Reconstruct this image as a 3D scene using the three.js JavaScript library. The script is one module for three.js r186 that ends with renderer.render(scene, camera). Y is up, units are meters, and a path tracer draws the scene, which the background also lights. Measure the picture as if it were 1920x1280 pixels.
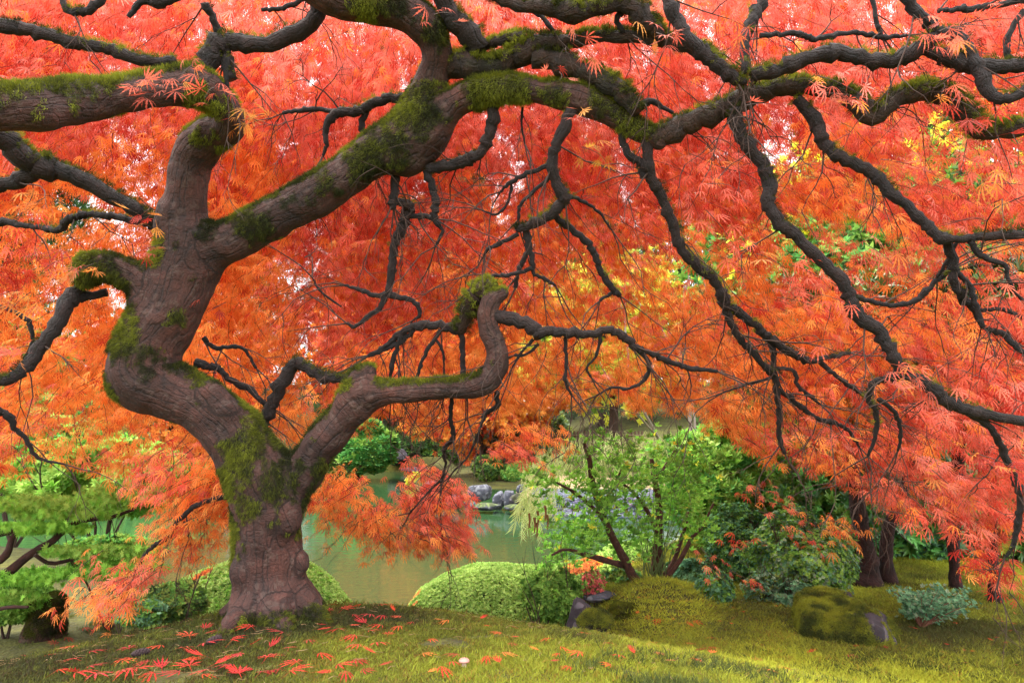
import * as THREE from 'three';
import { mergeGeometries } from 'three/addons/utils/BufferGeometryUtils.js';

// ------------------------------------------------------------------ camera, sky, sun, exposure
const scene = new THREE.Scene();
const FOV = 53, EYE = new THREE.Vector3(0, 1.28, 0), PITCH = Math.atan(160 / 1284);
const camera = new THREE.PerspectiveCamera(FOV, 1920 / 1280, 0.05, 600);
camera.position.copy(EYE);
camera.rotation.x = PITCH;
const SKY_LEVEL = 2.0;
{
  const W = 256, H = 128, d = new Float32Array(W * H * 4);
  for (let y = 0; y < H; y++) {
    const el = Math.max(0, Math.sin(((y + 0.5) / H - 0.5) * Math.PI)), L = SKY_LEVEL * (1 + 1.6 * el) / 2.6;
    for (let x = 0; x < W; x++) {
      const c = 1 + 0.05 * Math.sin(x / W * Math.PI * 6 + y * 0.11) * Math.sin(y * 0.21);
      d.set([L * c * 0.98, L * c * 0.99, L * c * 1.0, 1], (y * W + x) * 4);
    }
  }
  const t = new THREE.DataTexture(d, W, H, THREE.RGBAFormat, THREE.FloatType);
  t.mapping = THREE.EquirectangularReflectionMapping; t.magFilter = THREE.LinearFilter; t.needsUpdate = true;
  scene.background = t; scene.environment = t;
}
const sun = new THREE.DirectionalLight(0xfff1e0, 1.4);
sun.position.set(-6, 20, -9); sun.target.position.set(0, 0, -4);
sun.castShadow = true; sun.shadow.radius = 40; sun.shadow.mapSize.set(2048, 2048);
Object.assign(sun.shadow.camera, { left: -14, right: 14, top: 14, bottom: -14, near: 1, far: 60 });
scene.add(sun, sun.target);
const EXPOSURE = 3.7;

// ------------------------------------------------------------------ helpers
const F = 640 / Math.tan(FOV / 2 * Math.PI / 180);
const V = (x, y, z) => new THREE.Vector3(x, y, z);
const { clamp, lerp, smoothstep } = THREE.MathUtils;
const UPC = V(0, Math.cos(PITCH), Math.sin(PITCH)), FWD = V(0, Math.sin(PITCH), -Math.cos(PITCH));
function at(px, py, d) {            // a pixel of the photograph at a distance becomes a point of the place
  return EYE.clone().addScaledVector(V(1, 0, 0), (px - 960) / F * d).addScaledVector(UPC, -(py - 640) / F * d).addScaledVector(FWD, d);
}
function rng(s) { return () => { s = (s + 0x6d2b79f5) | 0; let t = Math.imul(s ^ (s >>> 15), 1 | s); t = (t + Math.imul(t ^ (t >>> 7), 61 | t)) ^ t; return ((t ^ (t >>> 14)) >>> 0) / 4294967296; }; }
function hash3(x, y, z) { let h = Math.imul(x, 374761393) ^ Math.imul(y, 668265263) ^ Math.imul(z, 2147483647 ^ 0x5bd1e995); h = Math.imul(h ^ (h >>> 13), 1274126177); h ^= h >>> 16; return (h >>> 0) / 4294967296; }
function noise3(x, y, z) {
  const ix = Math.floor(x), iy = Math.floor(y), iz = Math.floor(z); let fx = x - ix, fy = y - iy, fz = z - iz;
  fx = fx * fx * (3 - 2 * fx); fy = fy * fy * (3 - 2 * fy); fz = fz * fz * (3 - 2 * fz);
  const h = (a, b, c) => hash3(ix + a, iy + b, iz + c);
  return lerp(lerp(lerp(h(0, 0, 0), h(1, 0, 0), fx), lerp(h(0, 1, 0), h(1, 1, 0), fx), fy), lerp(lerp(h(0, 0, 1), h(1, 0, 1), fx), lerp(h(0, 1, 1), h(1, 1, 1), fx), fy), fz) * 2 - 1;
}
const fbm = (x, y, z, o = 3) => { let s = 0, a = 0.5; for (let i = 0; i < o; i++, a *= 0.5, x *= 2.03, y *= 2.03, z *= 2.03) s += a * noise3(x, y, z + i * 7.1); return s; };
function pnoise(x, y, px, py, s) {   // value noise that repeats after px, py cells
  const ix = Math.floor(x), iy = Math.floor(y); let fx = x - ix, fy = y - iy; fx = fx * fx * (3 - 2 * fx); fy = fy * fy * (3 - 2 * fy);
  const h = (a, b) => hash3((((ix + a) % px) + px) % px, (((iy + b) % py) + py) % py, s);
  return lerp(lerp(h(0, 0), h(1, 0), fx), lerp(h(0, 1), h(1, 1), fx), fy);
}
function texture(W, H, fn, srgb, rep) {
  const d = new Uint8Array(W * H * 4);
  for (let y = 0; y < H; y++) for (let x = 0; x < W; x++) { const c = fn((x + 0.5) / W, (y + 0.5) / H); const o = (y * W + x) * 4; d[o] = clamp(c[0], 0, 1) * 255; d[o + 1] = clamp(c[1], 0, 1) * 255; d[o + 2] = clamp(c[2], 0, 1) * 255; d[o + 3] = 255; }
  const t = new THREE.DataTexture(d, W, H); t.wrapS = t.wrapT = THREE.RepeatWrapping; t.magFilter = THREE.LinearFilter; t.minFilter = THREE.LinearMipmapLinearFilter; t.generateMipmaps = true;
  if (srgb) t.colorSpace = THREE.SRGBColorSpace; if (rep) t.repeat.set(...rep); t.needsUpdate = true; return t;
}
const lin = (r, g, b) => new THREE.Color().setRGB(r, g, b);
const names = new Map();
function numbered(n) { const k = names.get(n) || 0; names.set(n, k + 1); return k ? n + '_' + String(k).padStart(3, '0') : n; }
function tag(o, label, category, group, kind) { if (label) o.userData.label = label; if (category) o.userData.category = category; if (group) o.userData.group = group; if (kind) o.userData.kind = kind; return o; }
function shade(o) { o.castShadow = o.receiveShadow = true; return o; }
function thing(name, label, category, p, group) { const o = new THREE.Group(); o.name = numbered(name); if (p) o.position.copy(p); scene.add(o); return tag(o, label, category, group); }
function mesh(name, g, m, parent) { const o = shade(new THREE.Mesh(g, m)); o.name = parent === scene ? numbered(name) : name; parent.add(o); return o; }
// a part given in world coordinates, put under a thing that stands unturned at its own place
function place(o, parent) { if (parent !== scene && parent.position) o.position.sub(parent.position); return o; }
class Copies {                       // collects placements for one InstancedMesh
  constructor() { this.m = []; this.c = []; }
  add(pos, q, s, col) { this.m.push(new THREE.Matrix4().compose(pos, q, typeof s === 'number' ? V(s, s, s) : s)); this.c.push(col); }
  get n() { return this.m.length; }
  build(name, geo, mat, parent) {
    const o = shade(new THREE.InstancedMesh(geo, mat, this.m.length)); o.name = name; o.userData.kind = 'stuff';
    this.m.forEach((m, i) => { o.setMatrixAt(i, m); if (this.c[i]) o.setColorAt(i, this.c[i]); });
    parent.add(o); return place(o, parent);
  }
}
const basis = new THREE.Matrix4();
function frame(axis, normal) {       // local -Y along axis, local +Z as near to normal as can be
  const y = axis.clone().negate().normalize(), z = normal.clone().addScaledVector(y, -normal.dot(y)).normalize(), x = y.clone().cross(z);
  return new THREE.Quaternion().setFromRotationMatrix(basis.makeBasis(x, y, z));
}
function frameUp(up, spin = 0) {     // local +Y along up
  return new THREE.Quaternion().setFromUnitVectors(V(0, 1, 0), up).multiply(new THREE.Quaternion().setFromAxisAngle(V(0, 1, 0), spin));
}
function strip(tris, uvs) { const g = new THREE.BufferGeometry(); g.setAttribute('position', new THREE.Float32BufferAttribute(tris, 3)); if (uvs) g.setAttribute('uv', new THREE.Float32BufferAttribute(uvs, 2)); g.computeVertexNormals(); return g; }

// ------------------------------------------------------------------ the lie of the land
const WATER = -0.75;
const SHORE = [[-30, -8], [-9, -10.5], [-5, -9.0], [-3.2, -6.6], [-2.2, -5.8], [-0.6, -5.8], [0.5, -6.4], [1.5, -8.2], [2.6, -10.5], [4.2, -13], [4.6, -15.2], [3.4, -15.9], [1.2, -16.3], [-0.4, -16.6], [-1.6, -17.2], [-2.6, -19.2], [-3.4, -24], [-3.6, -31], [-9, -33], [-20, -28], [-34, -20]].map(([x, z]) => [x, z]);
function shoreDistance(x, z) {       // above 0 on land
  let inside = false, best = 1e9;
  for (let i = 0, j = SHORE.length - 1; i < SHORE.length; j = i++) {
    const [ax, az] = SHORE[j], [bx, bz] = SHORE[i];
    if ((az > z) !== (bz > z) && x < (bx - ax) * (z - az) / (bz - az) + ax) inside = !inside;
    const dx = bx - ax, dz = bz - az, t = clamp(((x - ax) * dx + (z - az) * dz) / (dx * dx + dz * dz), 0, 1);
    best = Math.min(best, Math.hypot(x - ax - dx * t, z - az - dz * t));
  }
  return inside ? -best : best;
}
function land(x, z) {
  const q = ((x + 0.5) / 2.6) ** 2 + ((z + 1.5) / 2.0) ** 2;
  let h = 0.66 * Math.exp(-Math.pow(q, 1.6));
  h += 0.09 * Math.exp(-(((x + 0.8) / 0.8) ** 2 + ((z + 3.05) / 0.42) ** 2));
  const far = smoothstep(-z, 12, 17);
  h += lerp(-0.02, -0.42, far) + smoothstep(-z, 20, 60) * 5 * smoothstep(Math.abs(x + 2), 0, 14) + smoothstep(-z, 19, 26) * 0.5;
  h -= 0.22 * smoothstep(-x, 1.4, 3.2) * smoothstep(-z, 1.6, 3.4);
  h += 0.05 * fbm(x * 0.9, 3.3, z * 0.9) + 0.018 * fbm(x * 5, 8.1, z * 5);
  h -= 0.62 * smoothstep(-z, 3.1, 4.9) * smoothstep(-x, -0.75, -0.1) * smoothstep(x, -3.3, -2.3);
  const mo = Math.exp(-(((x - 1.05) / 0.36) ** 2 + ((z + 5.1) / 0.38) ** 2)); h += 0.21 * mo + 0.02 * mo * fbm(x * 12, 3, z * 12, 2);        // little rise under the many-stemmed shrub
  const dip = Math.exp(-(((x - 0.33) / 0.32) ** 2 + ((z + 4.3) / 0.55) ** 2)); h -= 0.35 * dip;        // hollow by the slab of rock
  const s = shoreDistance(x, z);
  return lerp(-1.25, h, smoothstep(s, -0.55, 0.5));
}
function gnd(px, py) {               // where the line of sight through a pixel meets the land
  const a = at(px, py, 1).sub(EYE); let t = 0.6;
  for (let i = 0; i < 4000; i++) { const p = EYE.clone().addScaledVector(a, t); if (p.y < land(p.x, p.z)) break; t += 0.004 + t * 0.002; }
  const p = EYE.clone().addScaledVector(a, t); p.y = land(p.x, p.z); return p;
}
const onLand = (x, z) => V(x, land(x, z), z);

// ------------------------------------------------------------------ materials
const grain = (u, v) => {
  const w = 0.5 * (pnoise(u * 4, v * 3, 4, 3, 5) - 0.5) + 0.2 * (pnoise(u * 12, v * 8, 12, 8, 8) - 0.5), uu = u + w * 0.25;
  const long = pnoise(uu * 34, v * 6, 34, 6, 1) * 0.45 + pnoise(uu * 80, v * 18, 80, 18, 2) * 0.3, skinny = pnoise(u * 40, v * 44, 40, 44, 3) * 0.35 + pnoise(u * 110, v * 110, 110, 110, 13) * 0.3;
  const wr = Math.max(0, 1 - Math.abs(pnoise(u * 9 + w, (v + 0.06 * pnoise(u * 8, v * 8, 8, 8, 15)) * 30, 9, 30, 14) - 0.5) * 9), cr = Math.max(0, 1 - Math.abs(pnoise(uu * 11, v * 3, 11, 3, 6) - 0.5) * 11);
  return [long, skinny, wr, cr];
};
const barkColor = texture(512, 512, (u, v) => {
  const [l, s, wr, cr] = grain(u, v), p = pnoise(u * 5, v * 5, 5, 5, 4) * 0.6 + pnoise(u * 13, v * 11, 13, 11, 9) * 0.4, li = smoothstep(pnoise(u * 15, v * 13, 15, 13, 17) * 0.7 + pnoise(u * 45, v * 45, 45, 45, 18) * 0.3, 0.66, 0.78);
  const k = 0.62 + 0.24 * l + 0.3 * s + 0.3 * (p - 0.5) - 0.12 * wr - 0.22 * cr, c = [lerp(0.37, 0.49, p), lerp(0.215, 0.285, p), lerp(0.165, 0.235, p)];
  return [lerp(k * c[0], 0.45, li * 0.5), lerp(k * c[1], 0.37, li * 0.5), lerp(k * c[2], 0.33, li * 0.5)];
}, true);
const barkBump = texture(512, 512, (u, v) => { const [l, s, wr, cr] = grain(u, v), f = clamp(0.3 + 0.5 * l + 0.55 * s - 0.16 * wr - 0.4 * cr, 0, 1); return [f, f, f]; });
const woodMat = new THREE.MeshStandardMaterial({ map: barkColor, bumpMap: barkBump, bumpScale: 0.009, roughness: 0.85, vertexColors: true });
const twigMat = new THREE.MeshStandardMaterial({ color: lin(0.04, 0.02, 0.013), roughness: 0.9 });
const greyTwig = new THREE.MeshStandardMaterial({ color: lin(0.2, 0.16, 0.125), roughness: 0.9 });
const paleWood = new THREE.MeshStandardMaterial({ color: lin(0.3, 0.26, 0.22), roughness: 0.9 });
const leafMat = (r, g, b, t = 0.5, rough = 1) => new THREE.MeshPhysicalMaterial({ color: lin(r, g, b), roughness: rough, transmission: t, thickness: 0, side: THREE.DoubleSide, specularIntensity: 0.25 });
const mapleMat = leafMat(1, 1, 1, 0.6);
const fallenMat = [lin(0.54, 0.022, 0.018), lin(0.62, 0.06, 0.02), lin(0.36, 0.014, 0.018), lin(0.64, 0.15, 0.03), lin(0.5, 0.10, 0.06)].map((c) => new THREE.MeshPhysicalMaterial({ color: c, roughness: 1, transmission: 0.25, thickness: 0, side: THREE.DoubleSide, specularIntensity: 0.3 }));
const greenMat = leafMat(1, 1, 1, 0.35);
const glossGreen = new THREE.MeshStandardMaterial({ color: lin(1, 1, 1), roughness: 0.38, side: THREE.DoubleSide });
const mossMat = leafMat(1, 1, 1, 0.3);

// ------------------------------------------------------------------ leaf and moss shapes
function lobedLeaf({ lobes, L, stations, droop, petiole }) {
  const out = [];
  for (const [deg, len] of lobes) {
    const a = deg * Math.PI / 180, ca = Math.cos(a), sa = Math.sin(a);
    const put = (s, w, dz) => { const l = s * len * L; const x = w * len * L, y = -l; const z = -droop * L * s * s * len + dz; const curve = 0.10 * Math.sin(a) * s * s * L; return [x * ca - y * sa * 1 + 0 * curve, x * sa + y * ca - Math.abs(curve), z]; };
    for (let i = 0; i + 1 < stations.length; i++) {
      const [s0, w0] = stations[i], [s1, w1] = stations[i + 1];
      const cl = put(s0, 0, 0.0), cr = put(s1, 0, 0.0);
      for (const sd of [-1, 1]) {
        const p0 = put(s0, sd * w0, 0.035 * L * w0 * 6), p1 = put(s1 + (w1 > w0 ? 0.05 : 0), sd * w1, 0.035 * L * w1 * 6);
        const t = sd > 0 ? [cl, p0, p1, cl, p1, cr] : [cl, p1, p0, cl, cr, p1];
        for (const v of t) out.push(...v);
      }
    }
  }
  if (petiole) { const w = 0.012 * L; out.push(-w, 0, 0, w, 0, 0, 0, petiole * L, -0.15 * L, -w, 0, 0, 0, petiole * L, -0.15 * L, -w * 0.5, petiole * L, -0.15 * L); }
  return strip(out);
}
const cutStations = [[0, 0.01], [0.22, 0.024], [0.36, 0.07], [0.4, 0.028], [0.56, 0.08], [0.6, 0.028], [0.76, 0.06], [0.8, 0.02], [1, 0]];
const fallenStations = [[0, 0.008], [0.25, 0.02], [0.36, 0.06], [0.4, 0.026], [0.54, 0.07], [0.58, 0.026], [0.72, 0.055], [0.76, 0.018], [1, 0]];
const mapleLeaf = lobedLeaf({ lobes: [[-100, 0.5], [-66, 0.78], [-33, 0.95], [0, 1], [33, 0.95], [66, 0.78], [100, 0.5]], L: 0.049, stations: cutStations, droop: 0.4, petiole: 0.5 });
const fallenLeaves = [0.25, -0.2, 0.4].map((droop, i) => lobedLeaf({ lobes: [[[-95, 0.55], [-60, 0.85], [-27, 1], [3, 1.1], [34, 0.95], [62, 0.85], [98, 0.5]], [[-46, 0.7], [-27, 0.95], [-9, 1.1], [8, 1], [24, 0.95], [45, 0.65]], [[-84, 0.6], [-44, 0.9], [-18, 1.1], [14, 1], [40, 0.9], [78, 0.55]]][i], L: 0.072, stations: fallenStations, droop, petiole: 0.6 }));
function bladeLeaf(L, W, fold = 0.25, bend = 0.2, y0 = 0) {       // simple pointed leaf, base at the origin, tip along -Y
  const st = [[0, 0.1], [0.3, 0.85], [0.55, 1], [0.8, 0.55], [1, 0]], o = [];
  for (let i = 0; i + 1 < st.length; i++) for (const sd of [-1, 1]) {
    const P = (s, w) => [sd * w * W * 0.5, -(s * L + y0), w * W * fold * 0.5 - bend * L * s * s], c0 = P(st[i][0], 0), c1 = P(st[i + 1][0], 0), a = P(...st[i]), b = P(...st[i + 1]);
    for (const v of sd > 0 ? [c0, a, b, c0, b, c1] : [c0, b, a, c0, c1, b]) o.push(...v);
  }
  return o;
}
function rosette(n, L, W, tilt, seed, jit = 0.3) {                // a whorl of leaves round +Z
  const r = rng(seed), g = [];
  for (let i = 0; i < n; i++) {
    const k = strip(bladeLeaf(L * (0.75 + 0.4 * r()), W * (0.8 + 0.3 * r()), 0.3, 0.25));
    k.rotateX(tilt + jit * (r() - 0.5)); k.rotateZ(i / n * Math.PI * 2 + jit * (r() - 0.5) * 1.5); k.translate(0, 0, (r() - 0.5) * L * 0.3); g.push(k);
  }
  return mergeGeometries(g);
}
function tuft(n, h, spread, w, seed, lean = 0.7) {                // moss sprigs that stand along +Y
  const r = rng(seed), o = [];
  for (let i = 0; i < n; i++) {
    const a = r() * 6.283, d = Math.sqrt(r()) * spread, x = Math.cos(a) * d, z = Math.sin(a) * d, b = r() * 6.283, hh = h * (0.5 + 0.7 * r()), l = lean * hh * r(), tx = x + Math.cos(b) * l, tz = z + Math.sin(b) * l, c = r() * 6.283, wx = Math.cos(c) * w, wz = Math.sin(c) * w;
    o.push(x - wx, 0, z - wz, x + wx, 0, z + wz, x * 0.4 + tx * 0.6 + wx * 0.7, hh * 0.6, z * 0.4 + tz * 0.6 + wz * 0.7, x - wx, 0, z - wz, x * 0.4 + tx * 0.6 + wx * 0.7, hh * 0.6, z * 0.4 + tz * 0.6 + wz * 0.7, tx, hh, tz);
  }
  return strip(o);
}

// ------------------------------------------------------------------ limbs
function chain(text, d0 = 2.5, d1 = d0) {   // "x,y,half width[,distance] ..." read off the photograph -> points in the place with radii in metres
  const rows = text.trim().split(/\s+/).map((s) => s.split(',').map(Number)), n = rows.length;
  let r0 = 5;
  const last = (i) => { for (let k = i; k >= 0; k--) if (rows[k][3]) return k; return -1; }, next = (i) => { for (let k = i; k < n; k++) if (rows[k][3]) return k; return -1; };
  return rows.map(([x, y, r], i) => {
    const a = last(i), b = next(i); let d;
    if (a < 0 && b < 0) d = lerp(d0, d1, n > 1 ? i / (n - 1) : 0); else if (a < 0) d = rows[b][3]; else if (b < 0) d = rows[a][3]; else d = a === b ? rows[a][3] : lerp(rows[a][3], rows[b][3], (i - a) / (b - a));
    r0 = r ?? r0; return { p: at(x, y, d), r: r0 * d / F };
  });
}
function smooth(pts, step) {         // Catmull-Rom through the points, resampled
  if (pts.length < 2) return pts;
  const c = new THREE.CatmullRomCurve3(pts.map((q) => q.p), false, 'centripetal'), L = c.getLength(), n = Math.max(2, Math.ceil(L / step)), out = [];
  // radius follows the same parameter
  for (let i = 0; i <= n; i++) { const t = i / n, k = Math.min(pts.length - 2, Math.floor(t * (pts.length - 1))), f = t * (pts.length - 1) - k, e = f * f * (3 - 2 * f); out.push({ p: c.getPoint(t), r: lerp(pts[k].r, pts[k + 1].r, e) }); }
  return out;
}
function frames(pts) {               // tangents and a normal carried along without twist
  const n = pts.length, T = [], N = []; let v = null;
  for (let i = 0; i < n; i++) { const t = pts[Math.min(n - 1, i + 1)].p.clone().sub(pts[Math.max(0, i - 1)].p); if (t.lengthSq() < 1e-12) t.set(0, 1, 0); T.push(t.normalize()); }
  v = Math.abs(T[0].z) < 0.8 ? V(0, 0, -1) : V(0, 1, 0);
  for (let i = 0; i < n; i++) { v = v.clone().addScaledVector(T[i], -v.dot(T[i])).normalize(); N.push(v); }
  return { T, N, B: T.map((t, i) => t.clone().cross(N[i])) };
}
function tube(pts, { sides = 9, gnarl = 0.18, seed = 0, uvScale = 0.3, open = false, tint = null } = {}) {
  const { N, B } = frames(pts), pos = [], uv = [], idx = [], col = []; let len = 0;
  const rMean = pts.reduce((s, q) => s + q.r, 0) / pts.length, turns = Math.max(1, Math.round(rMean * 6.28 / uvScale));
  pts.forEach((q, i) => {
    if (i) len += q.p.distanceTo(pts[i - 1].p);
    for (let k = 0; k <= sides; k++) {
      const a = (k % sides) / sides * 6.2832, d = N[i].clone().multiplyScalar(Math.cos(a)).addScaledVector(B[i], Math.sin(a)), w = q.p.clone().addScaledVector(d, q.r), f = 5 / (0.1 + q.r * 6);
      const g = 1 + gnarl * 1.3 * fbm(w.x * f + seed, w.y * f, w.z * f, 2), p = q.p.clone().addScaledVector(d, q.r * g);
      pos.push(p.x, p.y, p.z); uv.push(k / sides * turns, len / uvScale);
      const c = tint ? tint(p, d) : [1, 1, 1]; col.push(...c);
    }
  });
  const m = sides + 1;
  for (let i = 0; i + 1 < pts.length; i++) for (let k = 0; k < sides; k++) { const a = i * m + k, b = a + 1, c = a + m, d = c + 1; idx.push(a, b, c, b, d, c); }
  if (!open) for (const [e, flip] of [[0, 1], [pts.length - 1, 0]]) {
    const c = pos.length / 3, q = pts[e]; pos.push(q.p.x, q.p.y, q.p.z); uv.push(0.5, e ? len / uvScale : 0); col.push(1, 1, 1);
    for (let k = 0; k < sides; k++) { const a = e * m + k, b = a + 1; flip ? idx.push(c, b, a) : idx.push(c, a, b); }
  }
  const g = new THREE.BufferGeometry();
  g.setAttribute('position', new THREE.Float32BufferAttribute(pos, 3)); g.setAttribute('uv', new THREE.Float32BufferAttribute(uv, 2)); g.setAttribute('color', new THREE.Float32BufferAttribute(col, 3)); g.setIndex(idx);
  g.computeVertexNormals();
  // join the normals along the seam
  const nm = g.attributes.normal;
  for (let i = 0; i < pts.length; i++) { const a = i * m, b = a + sides, v = V(nm.getX(a) + nm.getX(b), nm.getY(a) + nm.getY(b), nm.getZ(a) + nm.getZ(b)).normalize(); nm.setXYZ(a, v.x, v.y, v.z); nm.setXYZ(b, v.x, v.y, v.z); }
  return g;
}
function rod(pts, r0, r1, sides = 4) {     // cheap thin twig without uv
  const { N, B } = frames(pts.map((p) => ({ p }))), pos = [], idx = [], n = pts.length;
  pts.forEach((p, i) => { const r = lerp(r0, r1, i / (n - 1)); for (let k = 0; k < sides; k++) { const a = k / sides * 6.2832, x = Math.cos(a) * r, y = Math.sin(a) * r; pos.push(p.x + N[i].x * x + B[i].x * y, p.y + N[i].y * x + B[i].y * y, p.z + N[i].z * x + B[i].z * y); } });
  for (let i = 0; i + 1 < n; i++) for (let k = 0; k < sides; k++) { const a = i * sides + k, b = i * sides + (k + 1) % sides, c = a + sides, d = b + sides; idx.push(a, b, c, b, d, c); }
  return { pos, idx };
}
class Rods { constructor() { this.pos = []; this.idx = []; } add(...a) { const r = rod(...a), o = this.pos.length / 3; for (const v of r.pos) this.pos.push(v); for (const v of r.idx) this.idx.push(v + o); }
  geometry() { const g = new THREE.BufferGeometry(); g.setAttribute('position', new THREE.Float32BufferAttribute(this.pos, 3)); g.setIndex(this.idx); g.computeVertexNormals(); return g; } }

// a smooth skin round a field (surface nets); field(x, y, z) < 0 inside
function skin(lo, hi, cell, fill) {
  const nx = Math.ceil((hi.x - lo.x) / cell) + 1, ny = Math.ceil((hi.y - lo.y) / cell) + 1, nz = Math.ceil((hi.z - lo.z) / cell) + 1, D = new Float32Array(nx * ny * nz).fill(1);
  fill(D, nx, ny, nz);
  const id = new Int32Array(nx * ny * nz).fill(-1), pos = [], idx = [], sx = 1, sy = nx, sz = nx * ny;
  const corners = []; for (let k = 0; k < 8; k++) corners.push([(k & 1), (k >> 1) & 1, (k >> 2) & 1]);
  const edges = []; for (let a = 0; a < 8; a++) for (const b of [1, 2, 4]) if (!(a & b)) edges.push([a, a | b]);
  for (let z = 0; z < nz - 1; z++) for (let y = 0; y < ny - 1; y++) for (let x = 0; x < nx - 1; x++) {
    const o = x + y * sy + z * sz; let mask = 0;
    for (let k = 0; k < 8; k++) if (D[o + corners[k][0] + corners[k][1] * sy + corners[k][2] * sz] < 0) mask |= 1 << k;
    if (mask === 0 || mask === 255) continue;
    let px = 0, py = 0, pz = 0, n = 0;
    for (const [a, b] of edges) {
      if (((mask >> a) & 1) === ((mask >> b) & 1)) continue;
      const A = corners[a], Bc = corners[b], da = D[o + A[0] + A[1] * sy + A[2] * sz], db = D[o + Bc[0] + Bc[1] * sy + Bc[2] * sz], t = da / (da - db);
      px += A[0] + (Bc[0] - A[0]) * t; py += A[1] + (Bc[1] - A[1]) * t; pz += A[2] + (Bc[2] - A[2]) * t; n++;
    }
    id[o] = pos.length / 3; pos.push(lo.x + (x + px / n) * cell, lo.y + (y + py / n) * cell, lo.z + (z + pz / n) * cell);
  }
  const quad = (a, b, c, d, f) => { if (a < 0 || b < 0 || c < 0 || d < 0) return; f ? idx.push(a, b, c, a, c, d) : idx.push(a, c, b, a, d, c); };
  for (let z = 1; z < nz - 1; z++) for (let y = 1; y < ny - 1; y++) for (let x = 1; x < nx - 1; x++) {
    const o = x + y * sy + z * sz, s = D[o] < 0;
    if (s !== D[o + sx] < 0) quad(id[o - sy - sz], id[o - sz], id[o], id[o - sy], s);
    if (s !== D[o + sy] < 0) quad(id[o - sx - sz], id[o - sx], id[o], id[o - sz], s);
    if (s !== D[o + sz] < 0) quad(id[o - sx - sy], id[o - sy], id[o], id[o - sx], s);
  }
  const g = new THREE.BufferGeometry(); g.setAttribute('position', new THREE.Float32BufferAttribute(pos, 3)); g.setIndex(idx); g.computeVertexNormals(); return g;
}

// ------------------------------------------------------------------ the great maple
const maple = thing('maple_tree', 'old gnarled maple with mossy twisting trunk and red and orange feathery leaves', 'tree', onLand(-0.87, -2.5));
const MAIN = {
  trunk: chain('512,1185,88,2.52 508,1140,74 504,1080,66,2.5 504,1000,65 500,950,66 488,900,70 466,860,64,2.48 432,808,59 376,757,53 312,728,58,2.44 268,705,66,2.43 272,665,70 300,615,64 330,560,62,2.48 345,505,62,2.5 352,470,54'),
  upright_limb: chain('346,505,58,2.5 348,450,50 345,400,44 350,345,42 362,296,42,2.46 392,258,38 424,244,30,2.38 430,216,28 404,180,32 362,160,34,2.25'),
  left_limb: chain('372,162,34,2.26 300,166,34,2.16 225,178,38 150,190,45,2.0 60,198,48,1.86 -60,202,52,1.76'),
  right_limb: chain('352,495,40,2.5 400,465,41,2.5 440,448,43 500,415,43 560,385,42,2.5 620,350,42 680,308,42 735,272,46,2.49 778,248,50'),
  upper_limb: chain('770,250,40,2.49 785,200,38 806,150,33,2.45 818,105,32 806,62,36,2.38 760,22,37 700,8,38,2.3 630,0,36 560,-40,34,2.2'),
  arching_limb: chain('765,292,44,2.49 806,255,37 832,212,33 872,182,28,2.42 930,168,30 1000,169,26,2.36 1060,178,30 1112,195,27 1160,218,24,2.32 1205,246,22 1236,264,18,2.3'),
  low_limb: chain('535,930,40,2.52 572,890,36,2.51 586,852,35 620,812,38 655,772,37,2.48 690,744,29 760,732,22,2.44 830,730,20 880,727,21 912,714,25,2.4 934,684,24 934,650,21 918,616,19 914,585,19 924,560,20 942,550,15,2.4'),
  stub_limb: chain('318,590,34,2.5 285,556,33,2.46 250,524,32 212,502,32,2.4 176,498,33 160,512,30,2.4'),
  cut_stub: chain('664,752,30,2.48 674,714,22 690,694,14,2.46'),
  knot: chain('538,960,20,2.43 544,978,22,2.43'),
  knot_001: chain('562,1048,13,2.47 566,1058,12,2.46'),
  knot_002: chain('458,1060,16,2.45 452,1076,15,2.45'),
  knot_003: chain('395,735,26,2.4 420,760,22,2.4'),
  knot_004: chain('318,398,16,2.44 312,412,14,2.44'),
  root: chain('470,1135,36,2.46 445,1160,24,2.36 418,1186,12,2.24 396,1212,6,2.14'),
  root_001: chain('560,1130,38,2.46 588,1152,24,2.42 606,1176,14,2.36'),
  root_002: chain('512,1130,44,2.42 528,1168,22,2.32 540,1190,10,2.24'),
  root_003: chain('465,1130,36,2.55 438,1150,22,2.6 418,1165,12,2.66'),
  root_004: chain('565,1130,32,2.56 588,1140,22,2.6 606,1150,10,2.66'),
};
const ROOTS = (n) => n.startsWith('root') || n === 'cut_stub';
const CELL = 0.0095;
const spine = {};                    // resampled chains with arc length and frames, for bark grain
for (const [k, c] of Object.entries(MAIN)) { const s = smooth(c.map((q) => ({ p: q.p, r: q.r * 0.91 })), 0.03), f = frames(s); let l = 0; s.forEach((q, i) => { if (i) l += q.p.distanceTo(s[i - 1].p); q.l = l; }); const rm = s.reduce((a, q) => a + q.r, 0) / s.length; spine[k] = { s, ...f, turns: Math.max(1, Math.round(rm * 6.283 / 0.22)) }; }
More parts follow.
